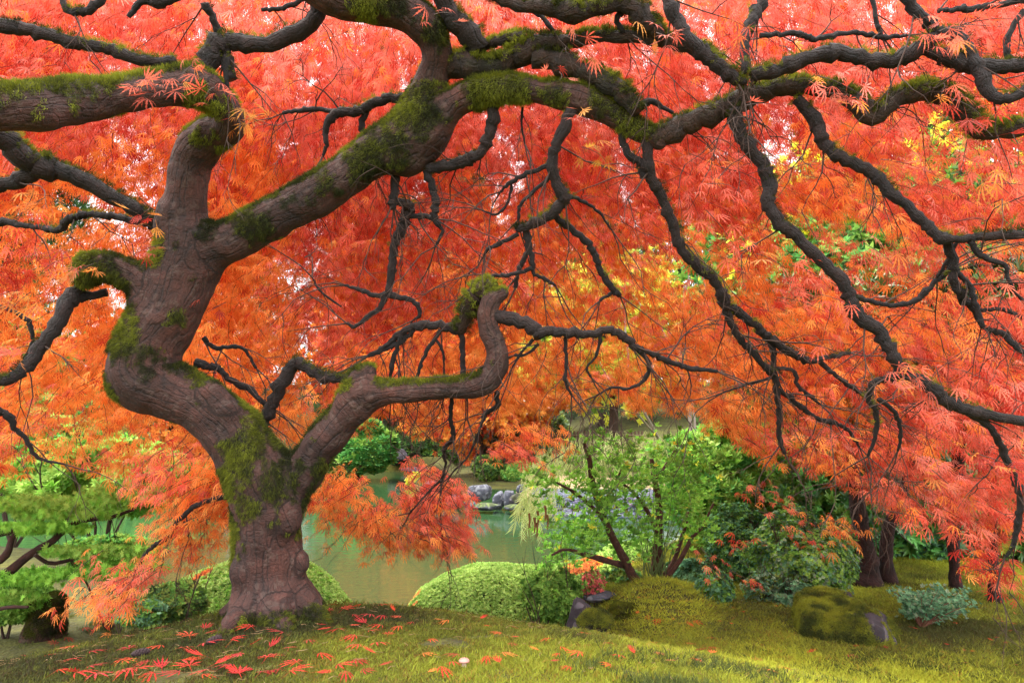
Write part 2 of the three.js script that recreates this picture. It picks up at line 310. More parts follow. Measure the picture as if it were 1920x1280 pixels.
const wood = (() => {
  const lo = V(1e9, 1e9, 1e9), hi = lo.clone().negate();
  for (const { s } of Object.values(spine)) for (const q of s) { lo.min(q.p.clone().addScalar(-q.r - 0.05)); hi.max(q.p.clone().addScalar(q.r + 0.05)); }
  lo.x = Math.max(lo.x, -1.75);
  return skin(lo, hi, CELL, (D, nx, ny, nz) => {
    const K = 0.055, C = new Float32Array(D.length), mark = new Int32Array(D.length); let stamp = 0;
    for (const { s } of Object.values(spine)) {
      stamp++; const touched = [];
      for (let i = 0; i + 1 < s.length; i++) {
        const a = s[i], b = s[i + 1], R = Math.max(a.r, b.r) + 0.07, w = [['x', nx], ['y', ny], ['z', nz]].map(([k, n]) => [Math.max(0, Math.floor((Math.min(a.p[k], b.p[k]) - R - lo[k]) / CELL)), Math.min(n - 1, Math.ceil((Math.max(a.p[k], b.p[k]) + R - lo[k]) / CELL))]);
        const dx = b.p.x - a.p.x, dy = b.p.y - a.p.y, dz = b.p.z - a.p.z, dd = dx * dx + dy * dy + dz * dz + 1e-12;
        for (let z = w[2][0]; z <= w[2][1]; z++) for (let y = w[1][0]; y <= w[1][1]; y++) for (let x = w[0][0]; x <= w[0][1]; x++) {
          const qx = lo.x + x * CELL - a.p.x, qy = lo.y + y * CELL - a.p.y, qz = lo.z + z * CELL - a.p.z, t = clamp((qx * dx + qy * dy + qz * dz) / dd, 0, 1);
          const d = Math.hypot(qx - dx * t, qy - dy * t, qz - dz * t) - lerp(a.r, b.r, t), o = x + y * nx + z * nx * ny;
          if (mark[o] !== stamp) { mark[o] = stamp; C[o] = d; touched.push(o); } else if (d < C[o]) C[o] = d;
        }
      }
      for (const o of touched) { const a = D[o], b = C[o], h = Math.max(K - Math.abs(a - b), 0) / K; D[o] = Math.min(a, b) - h * h * K * 0.25; }
    }
    for (let z = 0, o = 0; z < nz; z++) for (let y = 0; y < ny; y++) for (let x = 0; x < nx; x++, o++) if (Math.abs(D[o]) < 0.06) {
      const px = lo.x + x * CELL, py = lo.y + y * CELL, pz = lo.z + z * CELL, n = fbm(px * 9, py * 9, pz * 9, 3), m = noise3(px * 26, py * 20, pz * 26);
      D[o] -= 0.016 * n + 0.004 * m + 0.006 * (1 - Math.abs(noise3(px * 16, py * 6, pz * 16)) * 2) * smoothstep(-py, -1.0, -0.5);
    }
  });
})();
// moss: where it grows on the wood
const MOSSY = [[20, 165, 1.8, 0.08], [110, 160, 1.9, 0.08], [200, 152, 2.05, 0.07], [280, 145, 2.12, 0.06], [500, 900, 2.42, 0.17], [470, 840, 2.4, 0.1], [445, 990, 2.45, 0.11], [520, 860, 2.4, 0.08], [225, 655, 2.35, 0.1], [205, 720, 2.4, 0.08], [170, 510, 2.35, 0.085], [330, 600, 2.38, 0.05], [300, 480, 2.42, 0.07], [385, 700, 2.46, 0.06],
  [385, 250, 2.36, 0.09], [400, 205, 2.3, 0.07], [350, 160, 2.2, 0.07], [780, 220, 2.43, 0.11], [735, 270, 2.42, 0.09], [905, 165, 2.36, 0.09], [970, 165, 2.33, 0.09], [1050, 172, 2.28, 0.1], [1110, 185, 2.26, 0.08], [1200, 225, 2.26, 0.07],
  [600, 345, 2.43, 0.06], [680, 290, 2.42, 0.08], [545, 375, 2.43, 0.05], [470, 420, 2.43, 0.06], [620, 30, 2.2, 0.06], [690, 0, 2.2, 0.1], [830, 60, 2.34, 0.05], [905, 540, 2.36, 0.04], [600, 880, 2.46, 0.05], [655, 720, 2.44, 0.035], [390, 440, 2.44, 0.04], [440, 1040, 2.5, 0.05]].map(([x, y, d, r]) => ({ p: at(x, y, d), r }));
function mossAt(p, n) {
  let m = smoothstep(n.y, 0.2, 0.8) * (0.95 + 0.9 * fbm(p.x * 5 + 9, p.y * 5, p.z * 5, 2)) * smoothstep(p.y, 0.7, 1.0);
  for (const s of MOSSY) { const d = p.distanceTo(s.p) / s.r; if (d < 1.7) m = Math.max(m, (1.35 - d) * 1.0 + 1.4 * fbm(p.x * 9, p.y * 6, p.z * 9, 3) + 0.5 * noise3(p.x * 45, p.y * 22, p.z * 45)); }
  m = Math.max(m, (1 - smoothstep(p.y - land(p.x, p.z), 0.0, 0.09)) * 0.75 + 0.9 * fbm(p.x * 14, p.y * 14, p.z * 14, 2));
  return clamp(m, 0, 1);
}
const bark = (p, n) => {
  const m = smoothstep(mossAt(p, n), 0.35, 0.7), k = 0.43 + 0.3 * fbm(p.x * 5, p.y * 5, p.z * 5, 3), w = smoothstep(fbm(p.x * 13 + 4, p.y * 9, p.z * 13, 2), 0.22, 0.42) * 0.35;
  return [lerp(k * (1 + w), 0.2, m), lerp(k * (1 + w), 0.32, m), lerp(k * (1 + w * 1.2), 0.09, m)];
};
const mossCopies = new Copies(), mossTuft = tuft(16, 0.017, 0.013, 0.0009, 5, 0.9), rMoss = rng(77);
const mossTone = (p, k = 1) => { const t = clamp(0.4 + 1.5 * fbm(p.x * 8, p.y * 8, p.z * 8, 3) + (rMoss() - 0.5) * 0.7, 0, 1); return lin(lerp(0.025, 0.23, t) * k, lerp(0.03, 0.25, t) * k, lerp(0.006, 0.02, t) * k); };
function growMoss(g, density, scale = 1, floor = 0.42) {   // density in tufts per square metre
  const P = g.attributes.position, N = g.attributes.normal, I = g.index, n = (I ? I.count : P.count) / 3, a = V(), b = V(), c = V(), na = V();
  for (let t = 0; t < n; t++) {
    const [i, j, k] = I ? [I.getX(t * 3), I.getX(t * 3 + 1), I.getX(t * 3 + 2)] : [t * 3, t * 3 + 1, t * 3 + 2];
    a.fromBufferAttribute(P, i); b.fromBufferAttribute(P, j); c.fromBufferAttribute(P, k); na.fromBufferAttribute(N, i);
    const area = b.clone().sub(a).cross(c.clone().sub(a)).length() / 2; let want = area * density; const m = mossAt(a, na); if (m < floor) continue; want *= m;
    while (want > 0) { if (rMoss() > want) break; want -= 1; let u = rMoss(), v = rMoss(); if (u + v > 1) { u = 1 - u; v = 1 - v; }
      const p = a.clone().multiplyScalar(1 - u - v).addScaledVector(b, u).addScaledVector(c, v), up = na.clone().add(V((rMoss() - 0.5) * 0.7, -0.25 - 0.5 * (na.y < 0.3 ? 1 : 0), (rMoss() - 0.5) * 0.7)).normalize();
      mossCopies.add(p.addScaledVector(na, -0.003), frameUp(up, rMoss() * 6), scale * (0.45 + 0.6 * rMoss()) * (0.7 + 0.5 * m), mossTone(p)); }
  }
}
{ // cut the skin into trunk, limbs and roots; bark grain runs along each
  const P = wood.attributes.position, N = wood.attributes.normal, I = wood.index, n = P.count, own = [], U = new Float32Array(n), W = new Float32Array(n), keys = Object.keys(spine), col = new Float32Array(n * 3), p = V(), nm = V();
  for (let i = 0; i < n; i++) {
    p.fromBufferAttribute(P, i); nm.fromBufferAttribute(N, i); let best = 1e9, at_ = null;
    for (const k of keys) { const { s } = spine[k]; for (let j = 0; j < s.length; j++) { const d = p.distanceTo(s[j].p) - s[j].r + (ROOTS(k) ? 0.03 : 0); if (d < best) { best = d; at_ = [k, j]; } } }
    const S = spine[at_[0]], j = at_[1], q = p.clone().sub(S.s[j].p), a = Math.atan2(q.dot(S.B[j]), q.dot(S.N[j])) / 6.2832 + 0.5;
    own.push(at_[0].startsWith('knot') ? 'trunk' : ROOTS(at_[0]) ? (at_[0] === 'cut_stub' ? 'low_limb' : 'root') : at_[0]); U[i] = a; W[i] = (S.s[j].l + q.dot(S.T[j])) / 0.3; own[i] = own[i] + '|' + S.turns;
    col.set(bark(p, nm), i * 3);
  }
  const parts = {};
  for (let t = 0; t < I.count; t += 3) {
    const v = [I.getX(t), I.getX(t + 1), I.getX(t + 2)], [name, turns] = own[v[0]].split('|'), g = (parts[name] ||= { p: [], n: [], u: [], c: [] }), u0 = U[v[0]];
    for (const k of v) { let u = U[k]; if (u - u0 > 0.5) u -= 1; if (u0 - u > 0.5) u += 1; g.p.push(P.getX(k), P.getY(k), P.getZ(k)); g.n.push(N.getX(k), N.getY(k), N.getZ(k)); g.u.push(u * turns, W[k]); g.c.push(col[k * 3], col[k * 3 + 1], col[k * 3 + 2]); }
  }
  for (const [name, d] of Object.entries(parts)) {
    const g = new THREE.BufferGeometry();
    for (const [a, k, s] of [['position', d.p, 3], ['normal', d.n, 3], ['uv', d.u, 2], ['color', d.c, 3]]) g.setAttribute(a, new THREE.Float32BufferAttribute(k, s));
    const o = place(mesh(name === 'trunk' || name === 'root' ? name : 'limb', g, woodMat, maple), maple);
    if (name === 'low_limb') o.userData.label = 'bare zigzag limb on the right of the trunk, turning up to a knob';
    if (name === 'stub_limb') o.userData.label = 'thick cut limb with a moss covered end';
  }
  growMoss(wood, 21000);
}
// branches: half widths and courses read off the photograph
const BRANCH = [
  ['368,150,16,2.26 386,124,18 404,88,20 432,78,18,2.3 482,85,17 540,70,17 586,38,17,2.35 612,4,17 640,-10,17,2.35', 1], ['412,80,12,2.3 424,112,14 434,150,12,2.3', 1], ['410,62,9,2.3 396,30,8 384,5,9,2.25', 1], ['428,108,6,2.28 424,150,5 428,170,3', 0],
  ['-40,40,15,2.0 10,50,14 70,60,14 140,80,12 205,92,12 270,114,12 330,112,9,2.2', 1], ['112,-20,6,2.1 128,18,8 160,20,9 195,-6,7,2.1', 1], ['240,32,5,2.2 262,4,7 300,2,10 335,-8,9,2.2', 0], ['490,18,4 530,15,5 575,-6,5', 0, 2.6, 2.6],
  ['-40,238,24,2.25 20,268,26 70,314,27,2.4 112,321,20 160,338,17 210,368,15,2.5 255,392,14 295,418,12,2.56', 1], ['-20,350,14,2.4 30,338,15 75,322,14,2.4', 1], ['-10,415,7 60,424,6 108,430,7 130,411,8 165,402,7 240,410,9 300,428,10', 1, 2.7, 2.56],
  ['150,540,13,2.42 130,562,18 115,592,16 98,622,15 70,656,14 44,690,13 18,711,12 -30,713,12,2.2', 1], ['258,545,24,2.56 252,590,16,2.58', 0], ['200,548,10,2.45 170,552,10 145,560,10,2.42', 0],
  ['830,128,24,2.45 870,120,24,2.42 912,126,20,2.4 950,118,20 975,102,24,2.36 1012,90,22,2.34 1062,78,14 1120,70,11 1182,68,12,2.26 1240,76,14 1300,92,13 1345,112,9,2.2', 2], ['905,88,9,2.4 940,76,10 985,70,12,2.34', 2], ['1000,108,20,2.34 1040,112,19 1082,128,20 1130,150,20,2.3 1168,175,18 1196,208,13,2.26', 2],
  ['820,-30,20,2.3 836,8,20 858,40,22 884,74,21 900,104,18,2.4', 1], ['920,-8,8,2.2 968,10,9 1032,12,16 1080,20,18 1130,12,16 1166,6,14 1192,22,20,2.2 1218,50,18 1240,74,14,2.24', 2], ['1000,20,6 1020,35,5 1038,58,5', 0, 2.3, 2.3],
  ['1246,-20,12,2.1 1268,38,15 1300,82,15 1340,118,15 1376,146,13 1398,154,8,2.1', 1], ['1408,140,13,2.1 1460,131,13 1508,112,16 1560,100,16 1612,106,14 1664,116,15 1702,104,16 1748,76,15 1782,62,16,2.0 1812,88,13 1836,132,13 1860,180,13 1890,186,11 1940,160,10,1.9', 1],
  ['1735,92,12,2.02 1790,112,16 1850,126,16 1950,118,14,1.95', 1], ['1692,-10,11 1738,40,12 1772,66,12', 0, 2.0, 2.0], ['1440,-20,11 1412,36,12 1398,74,9 1395,140,7', 1, 2.15, 2.1], ['1425,66,5 1500,64,6 1534,73,6 1600,60,5 1654,70,5 1700,66,4', 0, 2.1, 2.1], ['1634,-10,5 1645,40,5 1655,70,4', 0, 2.1, 2.1],
  ['1920,20,7 1895,60,6 1890,100,6 1900,115,5', 0, 2, 2], ['1760,20,6 1840,14,7 1940,-6,7', 0, 2, 2],
  ['1222,262,18,2.3 1280,232,20 1340,214,20,2.26 1390,190,20 1442,170,18,2.22 1500,162,17 1552,166,15 1600,186,17,2.16 1640,216,17 1682,186,17,2.12 1730,170,17 1772,176,17 1802,202,20 1832,240,20,2.1 1872,246,18 1950,234,16,2.05', 2],
  ['928,190,13 920,240,12 905,280,11 880,298,11 842,310,11 800,318,11', 1, 2.4, 2.48], ['800,318,9 812,355,8 818,385,8 815,412,7 830,430,4 816,462,3', 1, 2.48, 2.5], ['742,330,11 738,370,9 738,392,7', 0, 2.5, 2.5], ['768,380,12 756,420,11 740,460,10 735,500,9 728,548,8', 1, 2.55, 2.55],
  ['728,550,7 700,553,5 670,541,4 646,535,3', 0, 2.55, 2.55], ['728,552,7 760,560,6 782,572,5 786,590,4 775,600,2', 0, 2.55, 2.55], ['722,555,7 710,578,6 690,592,5 664,612,4 650,606,3', 0, 2.55, 2.55], ['766,405,6 800,406,6 816,410,5', 0, 2.55, 2.5], ['745,378,9 765,384,11 770,395,11', 1, 2.52, 2.55],
  ['1072,205,12 1055,245,13 1040,280,13 1035,310,12 1045,346,12 1058,370,12 1046,390,12 1020,410,11 985,425,9 968,430,8', 1, 2.3, 2.42], ['986,428,8 990,460,7 998,490,6 1000,512,4 1020,522,4 1042,536,3', 1, 2.42, 2.45], ['992,468,6 976,500,5 966,540,4', 0, 2.43, 2.46], ['998,502,5 960,515,5 916,517,4', 0, 2.43, 2.46], ['972,438,5 940,455,5 915,466,4 908,478,3', 0, 2.42, 2.45],
  ['1040,404,7 1065,425,7 1105,460,8 1120,490,7 1140,530,7 1162,554,6', 1, 2.42, 2.5], ['1152,545,5 1125,564,4', 0, 2.5, 2.5], ['1032,308,6 990,325,6 960,340,5 938,360,3', 0, 2.35, 2.4], ['1034,328,5 1000,360,4 975,385,4 972,412,3', 0, 2.36, 2.4], ['1058,362,4 1090,376,4 1120,395,3 1148,432,2', 0, 2.4, 2.45], ['960,338,3 952,380,3 930,402,3 904,394,2', 0, 2.4, 2.42],
  ['1164,240,8 1180,290,8 1204,310,9 1206,335,8', 1, 2.32, 2.32],
  ['1212,262,13 1220,330,12 1240,362,11 1258,412,11 1276,462,11 1310,500,11 1340,526,11 1355,552,11 1362,578,10', 1, 2.3, 2.46], ['1362,575,9 1370,602,8 1386,632,7 1410,660,7 1440,690,7 1454,706,7 1458,740,6 1462,780,6 1460,812,5 1472,850,4', 1, 2.46, 2.6], ['1366,575,9 1385,585,9 1420,611,9 1440,630,9 1465,650,8 1490,664,8 1520,676,7 1550,670,5 1594,662,4', 1, 2.46, 2.56],
  ['1538,678,6 1570,706,5 1600,726,5 1625,745,3', 0, 2.56, 2.58], ['1430,620,7 1448,650,7 1452,695,6', 0, 2.5, 2.54], ['1455,690,5 1490,696,4 1496,722,4 1512,736,4 1538,758,3', 0, 2.52, 2.55], ['1460,730,5 1500,760,6 1530,783,5 1560,791,5 1590,806,4 1612,838,3', 0, 2.56, 2.65], ['1446,708,4 1400,721,3 1356,736,2', 0, 2.56, 2.6],
  ['1376,205,14 1384,240,14 1402,272,14 1430,310,14 1445,346,14 1440,380,14 1456,412,14 1490,440,13 1530,480,12 1575,522,13 1595,560,13 1606,588,14 1650,622,13 1670,660,12 1692,692,13 1740,722,14 1770,748,15 1820,770,13 1872,781,11 1950,796,11', 1, 2.22, 2.1],
  ['1690,690,13 1684,715,11', 1, 2.15, 2.15], ['1682,708,9 1642,715,7 1630,742,6 1645,780,5 1640,822,4 1628,855,3', 1, 2.15, 2.25], ['1648,748,5 1680,776,5 1690,812,4 1684,845,3', 0, 2.2, 2.25], ['1602,556,6 1640,566,5 1680,572,5 1716,565,6 1746,536,6 1782,506,6', 0, 2.2, 2.15],
  ['1818,772,9 1860,806,7 1880,842,7 1900,892,7 1915,932,7 1910,982,7 1900,1022,5 1886,1044,3', 1, 2.12, 2.2], ['1494,185,12 1530,226,14 1545,265,13 1562,286,12 1606,310,12 1650,335,12 1670,361,12 1700,386,11 1736,420,11 1760,445,12 1790,448,9 1830,445,9 1880,440,9 1950,440,9', 1, 2.2, 2.02],
  ['1776,450,10 1788,490,9 1790,530,9 1806,556,9 1826,576,8 1842,608,5', 1, 2.1, 2.15], ['1790,508,6 1815,530,6 1830,570,6 1845,610,6 1880,626,6 1905,650,6 1950,672,5', 0, 2.12, 2.05], ['1820,452,7 1850,485,6 1885,497,5 1892,525,4 1922,570,3', 0, 2.05, 2.05], ['1840,582,5 1880,580,5 1935,604,4', 0, 2.1, 2.05], ['1796,452,4 1770,500,4 1758,520,3', 0, 2.1, 2.15],
  ['928,545,18 902,545,20 885,568,18 872,600,13 856,622,12', 2, 2.42, 2.5], ['858,620,11 815,608,10 780,612,9 750,625,7 720,650,5 690,666,3', 0, 2.5, 2.55], ['776,618,6 750,640,6 718,657,4 690,668,3', 0, 2.52, 2.55], ['752,628,5 745,650,5 735,680,5 731,715,3', 0, 2.52, 2.55], ['826,618,5 805,650,4 786,690,4 779,718,3', 0, 2.5, 2.52], ['814,632,4 830,660,3 833,695,2', 0, 2.5, 2.52], ['864,610,7 868,660,6 868,700,6 872,722,4', 0, 2.5, 2.5], ['640,575,2 600,545,3 585,520,2', 0, 2.6, 2.6],
  ['672,702,10 640,710,10 605,705,11 575,690,12 556,680,12 540,696,13 520,735,13 505,770,13 488,796,12', 1, 2.52, 2.6], ['925,592,14 965,600,14 1000,615,17 1012,632,13', 0, 2.4, 2.36], ['1008,625,12 1040,620,11 1080,625,10 1112,625,9 1142,618,9 1170,630,9 1192,652,8 1206,658,6', 0, 2.36, 2.4], ['1188,653,6 1220,661,6 1260,680,6 1292,690,6 1345,696,4', 0, 2.4, 2.45],
  ['1195,655,5 1218,681,5 1210,710,4 1180,728,3 1150,726,3 1118,742,2', 0, 2.4, 2.45], ['1060,632,5 1062,680,4 1060,716,4 1072,740,3', 0, 2.38, 2.4], ['1126,622,4 1119,665,3 1100,690,3 1109,708,2', 0, 2.38, 2.42], ['1010,645,4 985,665,3 964,666,3', 0, 2.38, 2.4], ['1000,636,4 978,660,3 960,690,2', 0, 2.38, 2.4],
  ['848,740,5 845,785,5 850,822,5 838,833,5 832,848,4 835,872,3 828,902,3 825,962,2 830,1012,2', 0, 2.45, 2.9], ['932,735,6 930,762,5 910,776,5 900,802,3 880,852,2 850,884,2', 0, 2.42, 2.6], ['826,900,3 800,926,2 768,962,2', 0, 2.6, 2.8], ['-20,772,9 14,776,8 25,800,6 46,822,5 70,858,4 120,870,2', 0, 2.2, 2.3], ['-10,570,4 35,590,5 55,606,5 60,642,4 45,674,3', 0, 2.3, 2.35],
  ['365,680,10 390,686,8 410,691,7 426,706,7 460,726,7 498,758,5', 0, 2.58, 2.62], ['380,632,6 402,652,5 450,650,4 480,690,3', 0, 2.6, 2.65], ['430,930,6 372,945,5 340,970,5 315,1005,5 285,1026,4 260,1056,3 250,1078,2', 0, 2.55, 2.7], ['1190,200,8 1220,190,7 1262,212,4', 1, 2.3, 2.3], ['1170,10,10 1158,40,6 1170,62,4', 0, 2.22, 2.24],
  ['760,182,11 720,186,10 690,198,10 660,210,9 630,212,9 610,240,7 612,270,5 605,292,3', 1, 2.55, 2.6], ['690,200,7 678,235,7 682,272,4', 1, 2.58, 2.6], ['640,212,6 600,205,6 565,206,5 530,212,4', 0, 2.6, 2.62], ['980,200,3 978,232,3 984,270,2', 0, 2.4, 2.42],
];
const rods = new Rods(), rT = rng(4242), tips = [];
function twigFrom(p, dir, len, r, depth) {     // a fine forking twig that droops
  const n = 5, pts = [p.clone()], d = dir.clone(); let q = p.clone();
  for (let i = 0; i < n; i++) { d.add(V((rT() - 0.5) * 0.7, (rT() - 0.5) * 0.6 - 0.1, (rT() - 0.5) * 0.7)).normalize(); q = q.clone().addScaledVector(d, len / n); pts.push(q); if (depth && rT() < 0.5) twigFrom(q, d.clone().add(V((rT() - 0.5) * 2, (rT() - 0.5) * 1.6, (rT() - 0.5) * 2)).normalize(), len * 0.55, r * 0.6, depth - 1); }
  rods.add(pts, r, r * 0.3, 4); tips.push({ p: q, d });
}
const branchPts = [];
BRANCH.forEach(([text, mossy, d0, d1], i) => {
  const c = chain(text, d0, d1); c.forEach((q) => { q.r *= mossy === 2 ? 0.95 : 0.88; }); const rm = Math.max(...c.map((q) => q.r)), s = smooth(c, Math.max(0.012, rm * 0.6));
  const kr = rng(900 + i);
  s.forEach((q, j) => { if (j > 1 && j < s.length - 1) { const b = kr() < 0.12 ? 0.28 : 0; q.r *= 1 + b; const w = rm < 0.02 ? 0.75 : 0.4; q.p.add(V((kr() - 0.5) * q.r * w, (kr() - 0.5) * q.r * w, (kr() - 0.5) * q.r * w)); } });
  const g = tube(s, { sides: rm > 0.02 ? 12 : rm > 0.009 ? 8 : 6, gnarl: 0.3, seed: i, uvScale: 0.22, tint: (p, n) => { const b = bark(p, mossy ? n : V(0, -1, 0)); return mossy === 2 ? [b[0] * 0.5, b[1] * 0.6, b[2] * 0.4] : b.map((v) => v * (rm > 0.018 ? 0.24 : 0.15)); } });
  place(mesh('branch', g, woodMat, maple), maple);
  if (mossy) {
    const keep = mossAt; const dens = mossy === 2 ? 17000 : 6500;
    const P = g.attributes.position, N = g.attributes.normal;
    for (let j = 0; j < P.count; j++) {
      const p = V().fromBufferAttribute(P, j), n = V().fromBufferAttribute(N, j), m = mossy === 2 ? 0.25 + n.y * 0.75 + fbm(p.x * 7, p.y * 7, p.z * 7, 2) : n.y * 0.8 - 0.05 + 1.0 * fbm(p.x * 6, p.y * 6, p.z * 6, 2);
      const want = dens * (rm * 0.6) * (6.28 * rm / 10) * (m > 0.25 ? m : 0);
      for (let w = want; w > 0; w--) if (rMoss() < w) mossCopies.add(p.clone().add(V((rMoss() - 0.5) * rm, (rMoss() - 0.5) * rm * 0.4, (rMoss() - 0.5) * rm)).lerp(p, 0.4), frameUp(n.clone().add(V((rMoss() - 0.5) * 0.9, -0.2, (rMoss() - 0.5) * 0.9)).normalize(), rMoss() * 6), 0.55 + 0.6 * rMoss(), mossTone(p, mossy === 2 ? 1.15 : 0.9));
    }
  }
  s.forEach((q, j) => { branchPts.push(q); if (rm < 0.035 && j % 2 === 0 && rT() < (rm < 0.012 ? 0.2 : 0.13)) { const t = s[Math.min(s.length - 1, j + 1)].p.clone().sub(q.p).normalize(); twigFrom(q.p, t.clone().multiplyScalar(0.6).add(V((rT() - 0.5) * 1.6, (rT() - 0.6) * 1.4, (rT() - 0.6) * 1.2)).normalize(), 0.12 + 0.22 * rT(), Math.min(0.0035, q.r * 0.35), 2); } });
  const e = s[s.length - 1]; if (e.r < 0.012) for (let k = 0; k < 2; k++) twigFrom(e.p, e.p.clone().sub(s[s.length - 2].p).normalize().add(V((rT() - 0.5), (rT() - 0.5), (rT() - 0.5)).multiplyScalar(0.8)).normalize(), 0.2 + 0.15 * rT(), Math.min(0.003, e.r * 0.8), 2);
});
// the crown: sprays of cut leaves on fine drooping twigs
const LOW = [[-300, 900], [0, 875], [150, 865], [280, 890], [330, 840], [440, 830], [560, 810], [620, 765], [740, 775], [800, 810], [900, 785], [960, 765], [1150, 760], [1250, 780], [1350, 810], [1450, 830], [1550, 880], [1650, 930], [1750, 965], [1850, 1005], [2250, 1030]];
const FAR = [[-300, 2.9], [0, 3.2], [350, 3.5], [700, 3.9], [1100, 3.9], [1400, 3.3], [1700, 2.75], [2000, 2.45], [2300, 2.3]];
const table = (t, x) => { for (let i = 0; i + 1 < t.length; i++) if (x <= t[i + 1][0]) return lerp(t[i][1], t[i + 1][1], clamp((x - t[i][0]) / (t[i + 1][0] - t[i][0]), 0, 1)); return t[t.length - 1][1]; };
const leaves = new Copies(), rL = rng(31337), nearLeaves = [], CENTRE = onLand(-0.6, -2.6);
const mixTone = (a, b) => { const u = rL(), v = 0.8 + 0.42 * rL(); return lin(lerp(a[0], b[0], u) * v, lerp(a[1], b[1], u) * v, lerp(a[2], b[2], u) * v); };
const tone = {
  pink: () => mixTone([0.72, 0.17, 0.12], [0.88, 0.33, 0.25]), red: () => mixTone([0.62, 0.09, 0.05], [0.84, 0.22, 0.13]), scarlet: () => mixTone([0.46, 0.03, 0.022], [0.68, 0.075, 0.04]),
  orange: () => mixTone([0.80, 0.21, 0.04], [0.94, 0.42, 0.09]), gold: () => mixTone([0.85, 0.33, 0.04], [0.92, 0.52, 0.08]),
};
function toneAt(px, py, p) {
  const n = fbm(p.x * 1.3, p.y * 1.6, p.z * 1.3, 2) * 1.6, up = smoothstep(-py, -420, -40), mid = Math.exp(-(((px - 1150) / 420) ** 2 + ((py - 640) / 260) ** 2)), leftMid = Math.exp(-(((px - 200) / 330) ** 2 + ((py - 560) / 330) ** 2));
  const o = n * 0.8 + mid * 0.95 + leftMid * 0.95 - up * 0.35 + 0.02 + 0.45 * smoothstep(py, 560, 760) * (1 - smoothstep(px, 1250, 1500)) + (rL() - 0.5) * 0.9, s = fbm(p.x * 2.6 + 5, p.y * 2.6, p.z * 2.6, 2) + (rL() - 0.5) * 0.5;
  if (o > 0.5) return 'orange'; if (s < -0.38) return 'scarlet';
  return rL() < 0.15 + up * 0.55 ? 'pink' : 'red';
}
function spray(p, kind, count, size, { near = false, len = 0.26, droop = 0.45, out = null } = {}) {
  const dir = (out ? out.clone() : p.clone().sub(CENTRE).setY(0).normalize()).multiplyScalar(0.9).add(V((rL() - 0.5) * 1.5, -droop * 0.35 - 0.45 * rL(), (rL() - 0.5) * 1.5)).normalize();
  const pts = [p.clone().addScaledVector(dir, -len / 2)], d = dir.clone(); for (let i = 0; i < 4; i++) { d.add(V((rL() - 0.5) * 0.4, -0.12, (rL() - 0.5) * 0.4)).normalize(); pts.push(pts[i].clone().addScaledVector(d, len / 4)); }
  rods.add(pts, 0.0016, 0.0006, 3);
  const side = dir.clone().cross(V(0, 1, 0)).normalize(), col = tone[kind];
  for (let i = 0; i < count; i++) {
    const t = rL() * 4, k = Math.min(3, Math.floor(t)), q = pts[k].clone().lerp(pts[k + 1], t - k), sd = (i % 2 ? 1 : -1) * (0.4 + 0.7 * rL());
    q.addScaledVector(side, sd * 0.045).add(V((rL() - 0.5) * 0.07, (rL() - 0.5) * 0.05, (rL() - 0.5) * 0.07));
    const ax = dir.clone().multiplyScalar(0.7).addScaledVector(side, sd * 0.7).add(V((rL() - 0.5) * 0.8, 0.1 - 0.7 * rL(), (rL() - 0.5) * 0.8)).normalize();
    if (near) ax.add(V((rL() - 0.5) * 1.6, (rL() - 0.6) * 0.9, (rL() - 0.5) * 1.2)).normalize();
    const nn = V((rL() - 0.5) * 1.3, 0.9, (rL() - 0.5) * 1.3 + 0.25), s = size * (0.7 + 0.55 * rL()), sc = V(s * (0.75 + 0.4 * rL()) * (rL() < 0.5 ? -1 : 1), s, s * (0.5 + 1.4 * rL()));
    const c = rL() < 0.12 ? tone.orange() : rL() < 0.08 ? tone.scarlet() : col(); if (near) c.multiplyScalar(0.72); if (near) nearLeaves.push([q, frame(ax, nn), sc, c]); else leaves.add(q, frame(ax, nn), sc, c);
  }
}
const GAPS = [[100, 390, 90, 50, 0.75], [60, 470, 80, 60, 0.5], [575, 700, 40, 70, 0.7], [640, 850, 100, 45, 0.9], [1850, 250, 130, 110, 0.8], [1570, 450, 130, 55, 0.75], [1740, 520, 150, 80, 0.6], [1480, 290, 70, 45, 0.65], [905, 340, 70, 40, 0.45], [1300, 500, 60, 40, 0.5], [1650, 330, 70, 40, 0.6], [200, 810, 130, 40, 0.55], [90, 830, 120, 40, 0.4], [1890, 480, 70, 90, 0.75]];
const SPRAYS = 11800;
for (let n = 0; n < SPRAYS;) {
  const mid = rL() < 0.05, px = mid ? 400 + 650 * rL() : -280 + 2480 * rL(), py = mid ? 180 + 420 * rL() : rL() < 0.22 ? -170 + 560 * rL() : -170 + 1270 * rL(), low = table(LOW, px) + 40 * noise3(px / 45, py / 45, 4.4);
  if (py > low) { n += 0.0; continue; }
  const dist = table(FAR, px) + Math.pow(rL(), 1.1) * 2.2 - 0.35 * smoothstep(py, 600, 900); if (rL() > (dist / 5.2) ** 2) continue;
  n++;
  let keep = 1; for (const [x, y, a, b, k] of GAPS) { const d = ((px - x) / a) ** 2 + ((py - y) / b) ** 2; if (d < 1.6) keep = Math.min(keep, 1 - k * clamp(1.6 - d, 0, 1)); }
  if (rL() > keep) continue;
  const p = at(px, py, dist);
  if (px > 1250 && fbm(p.x * 2.2, p.y * 3.0, p.z * 2.2, 2) < -0.42) continue;
  spray(p, toneAt(px, py, p), 21, 0.8 + 0.35 * rL(), { len: 0.22 });
}
for (let n = 0; n < 420; n++) {                     // the roof of the crown, above the picture
  const x = -3.4 + 7.2 * rL(), z = -4.6 + 2.9 * rL(); spray(V(x, 3.0 + 0.5 * rL() + 0.25 * fbm(x, 2, z), z), rL() < 0.5 ? 'red' : 'pink', 20, 1.1);
}
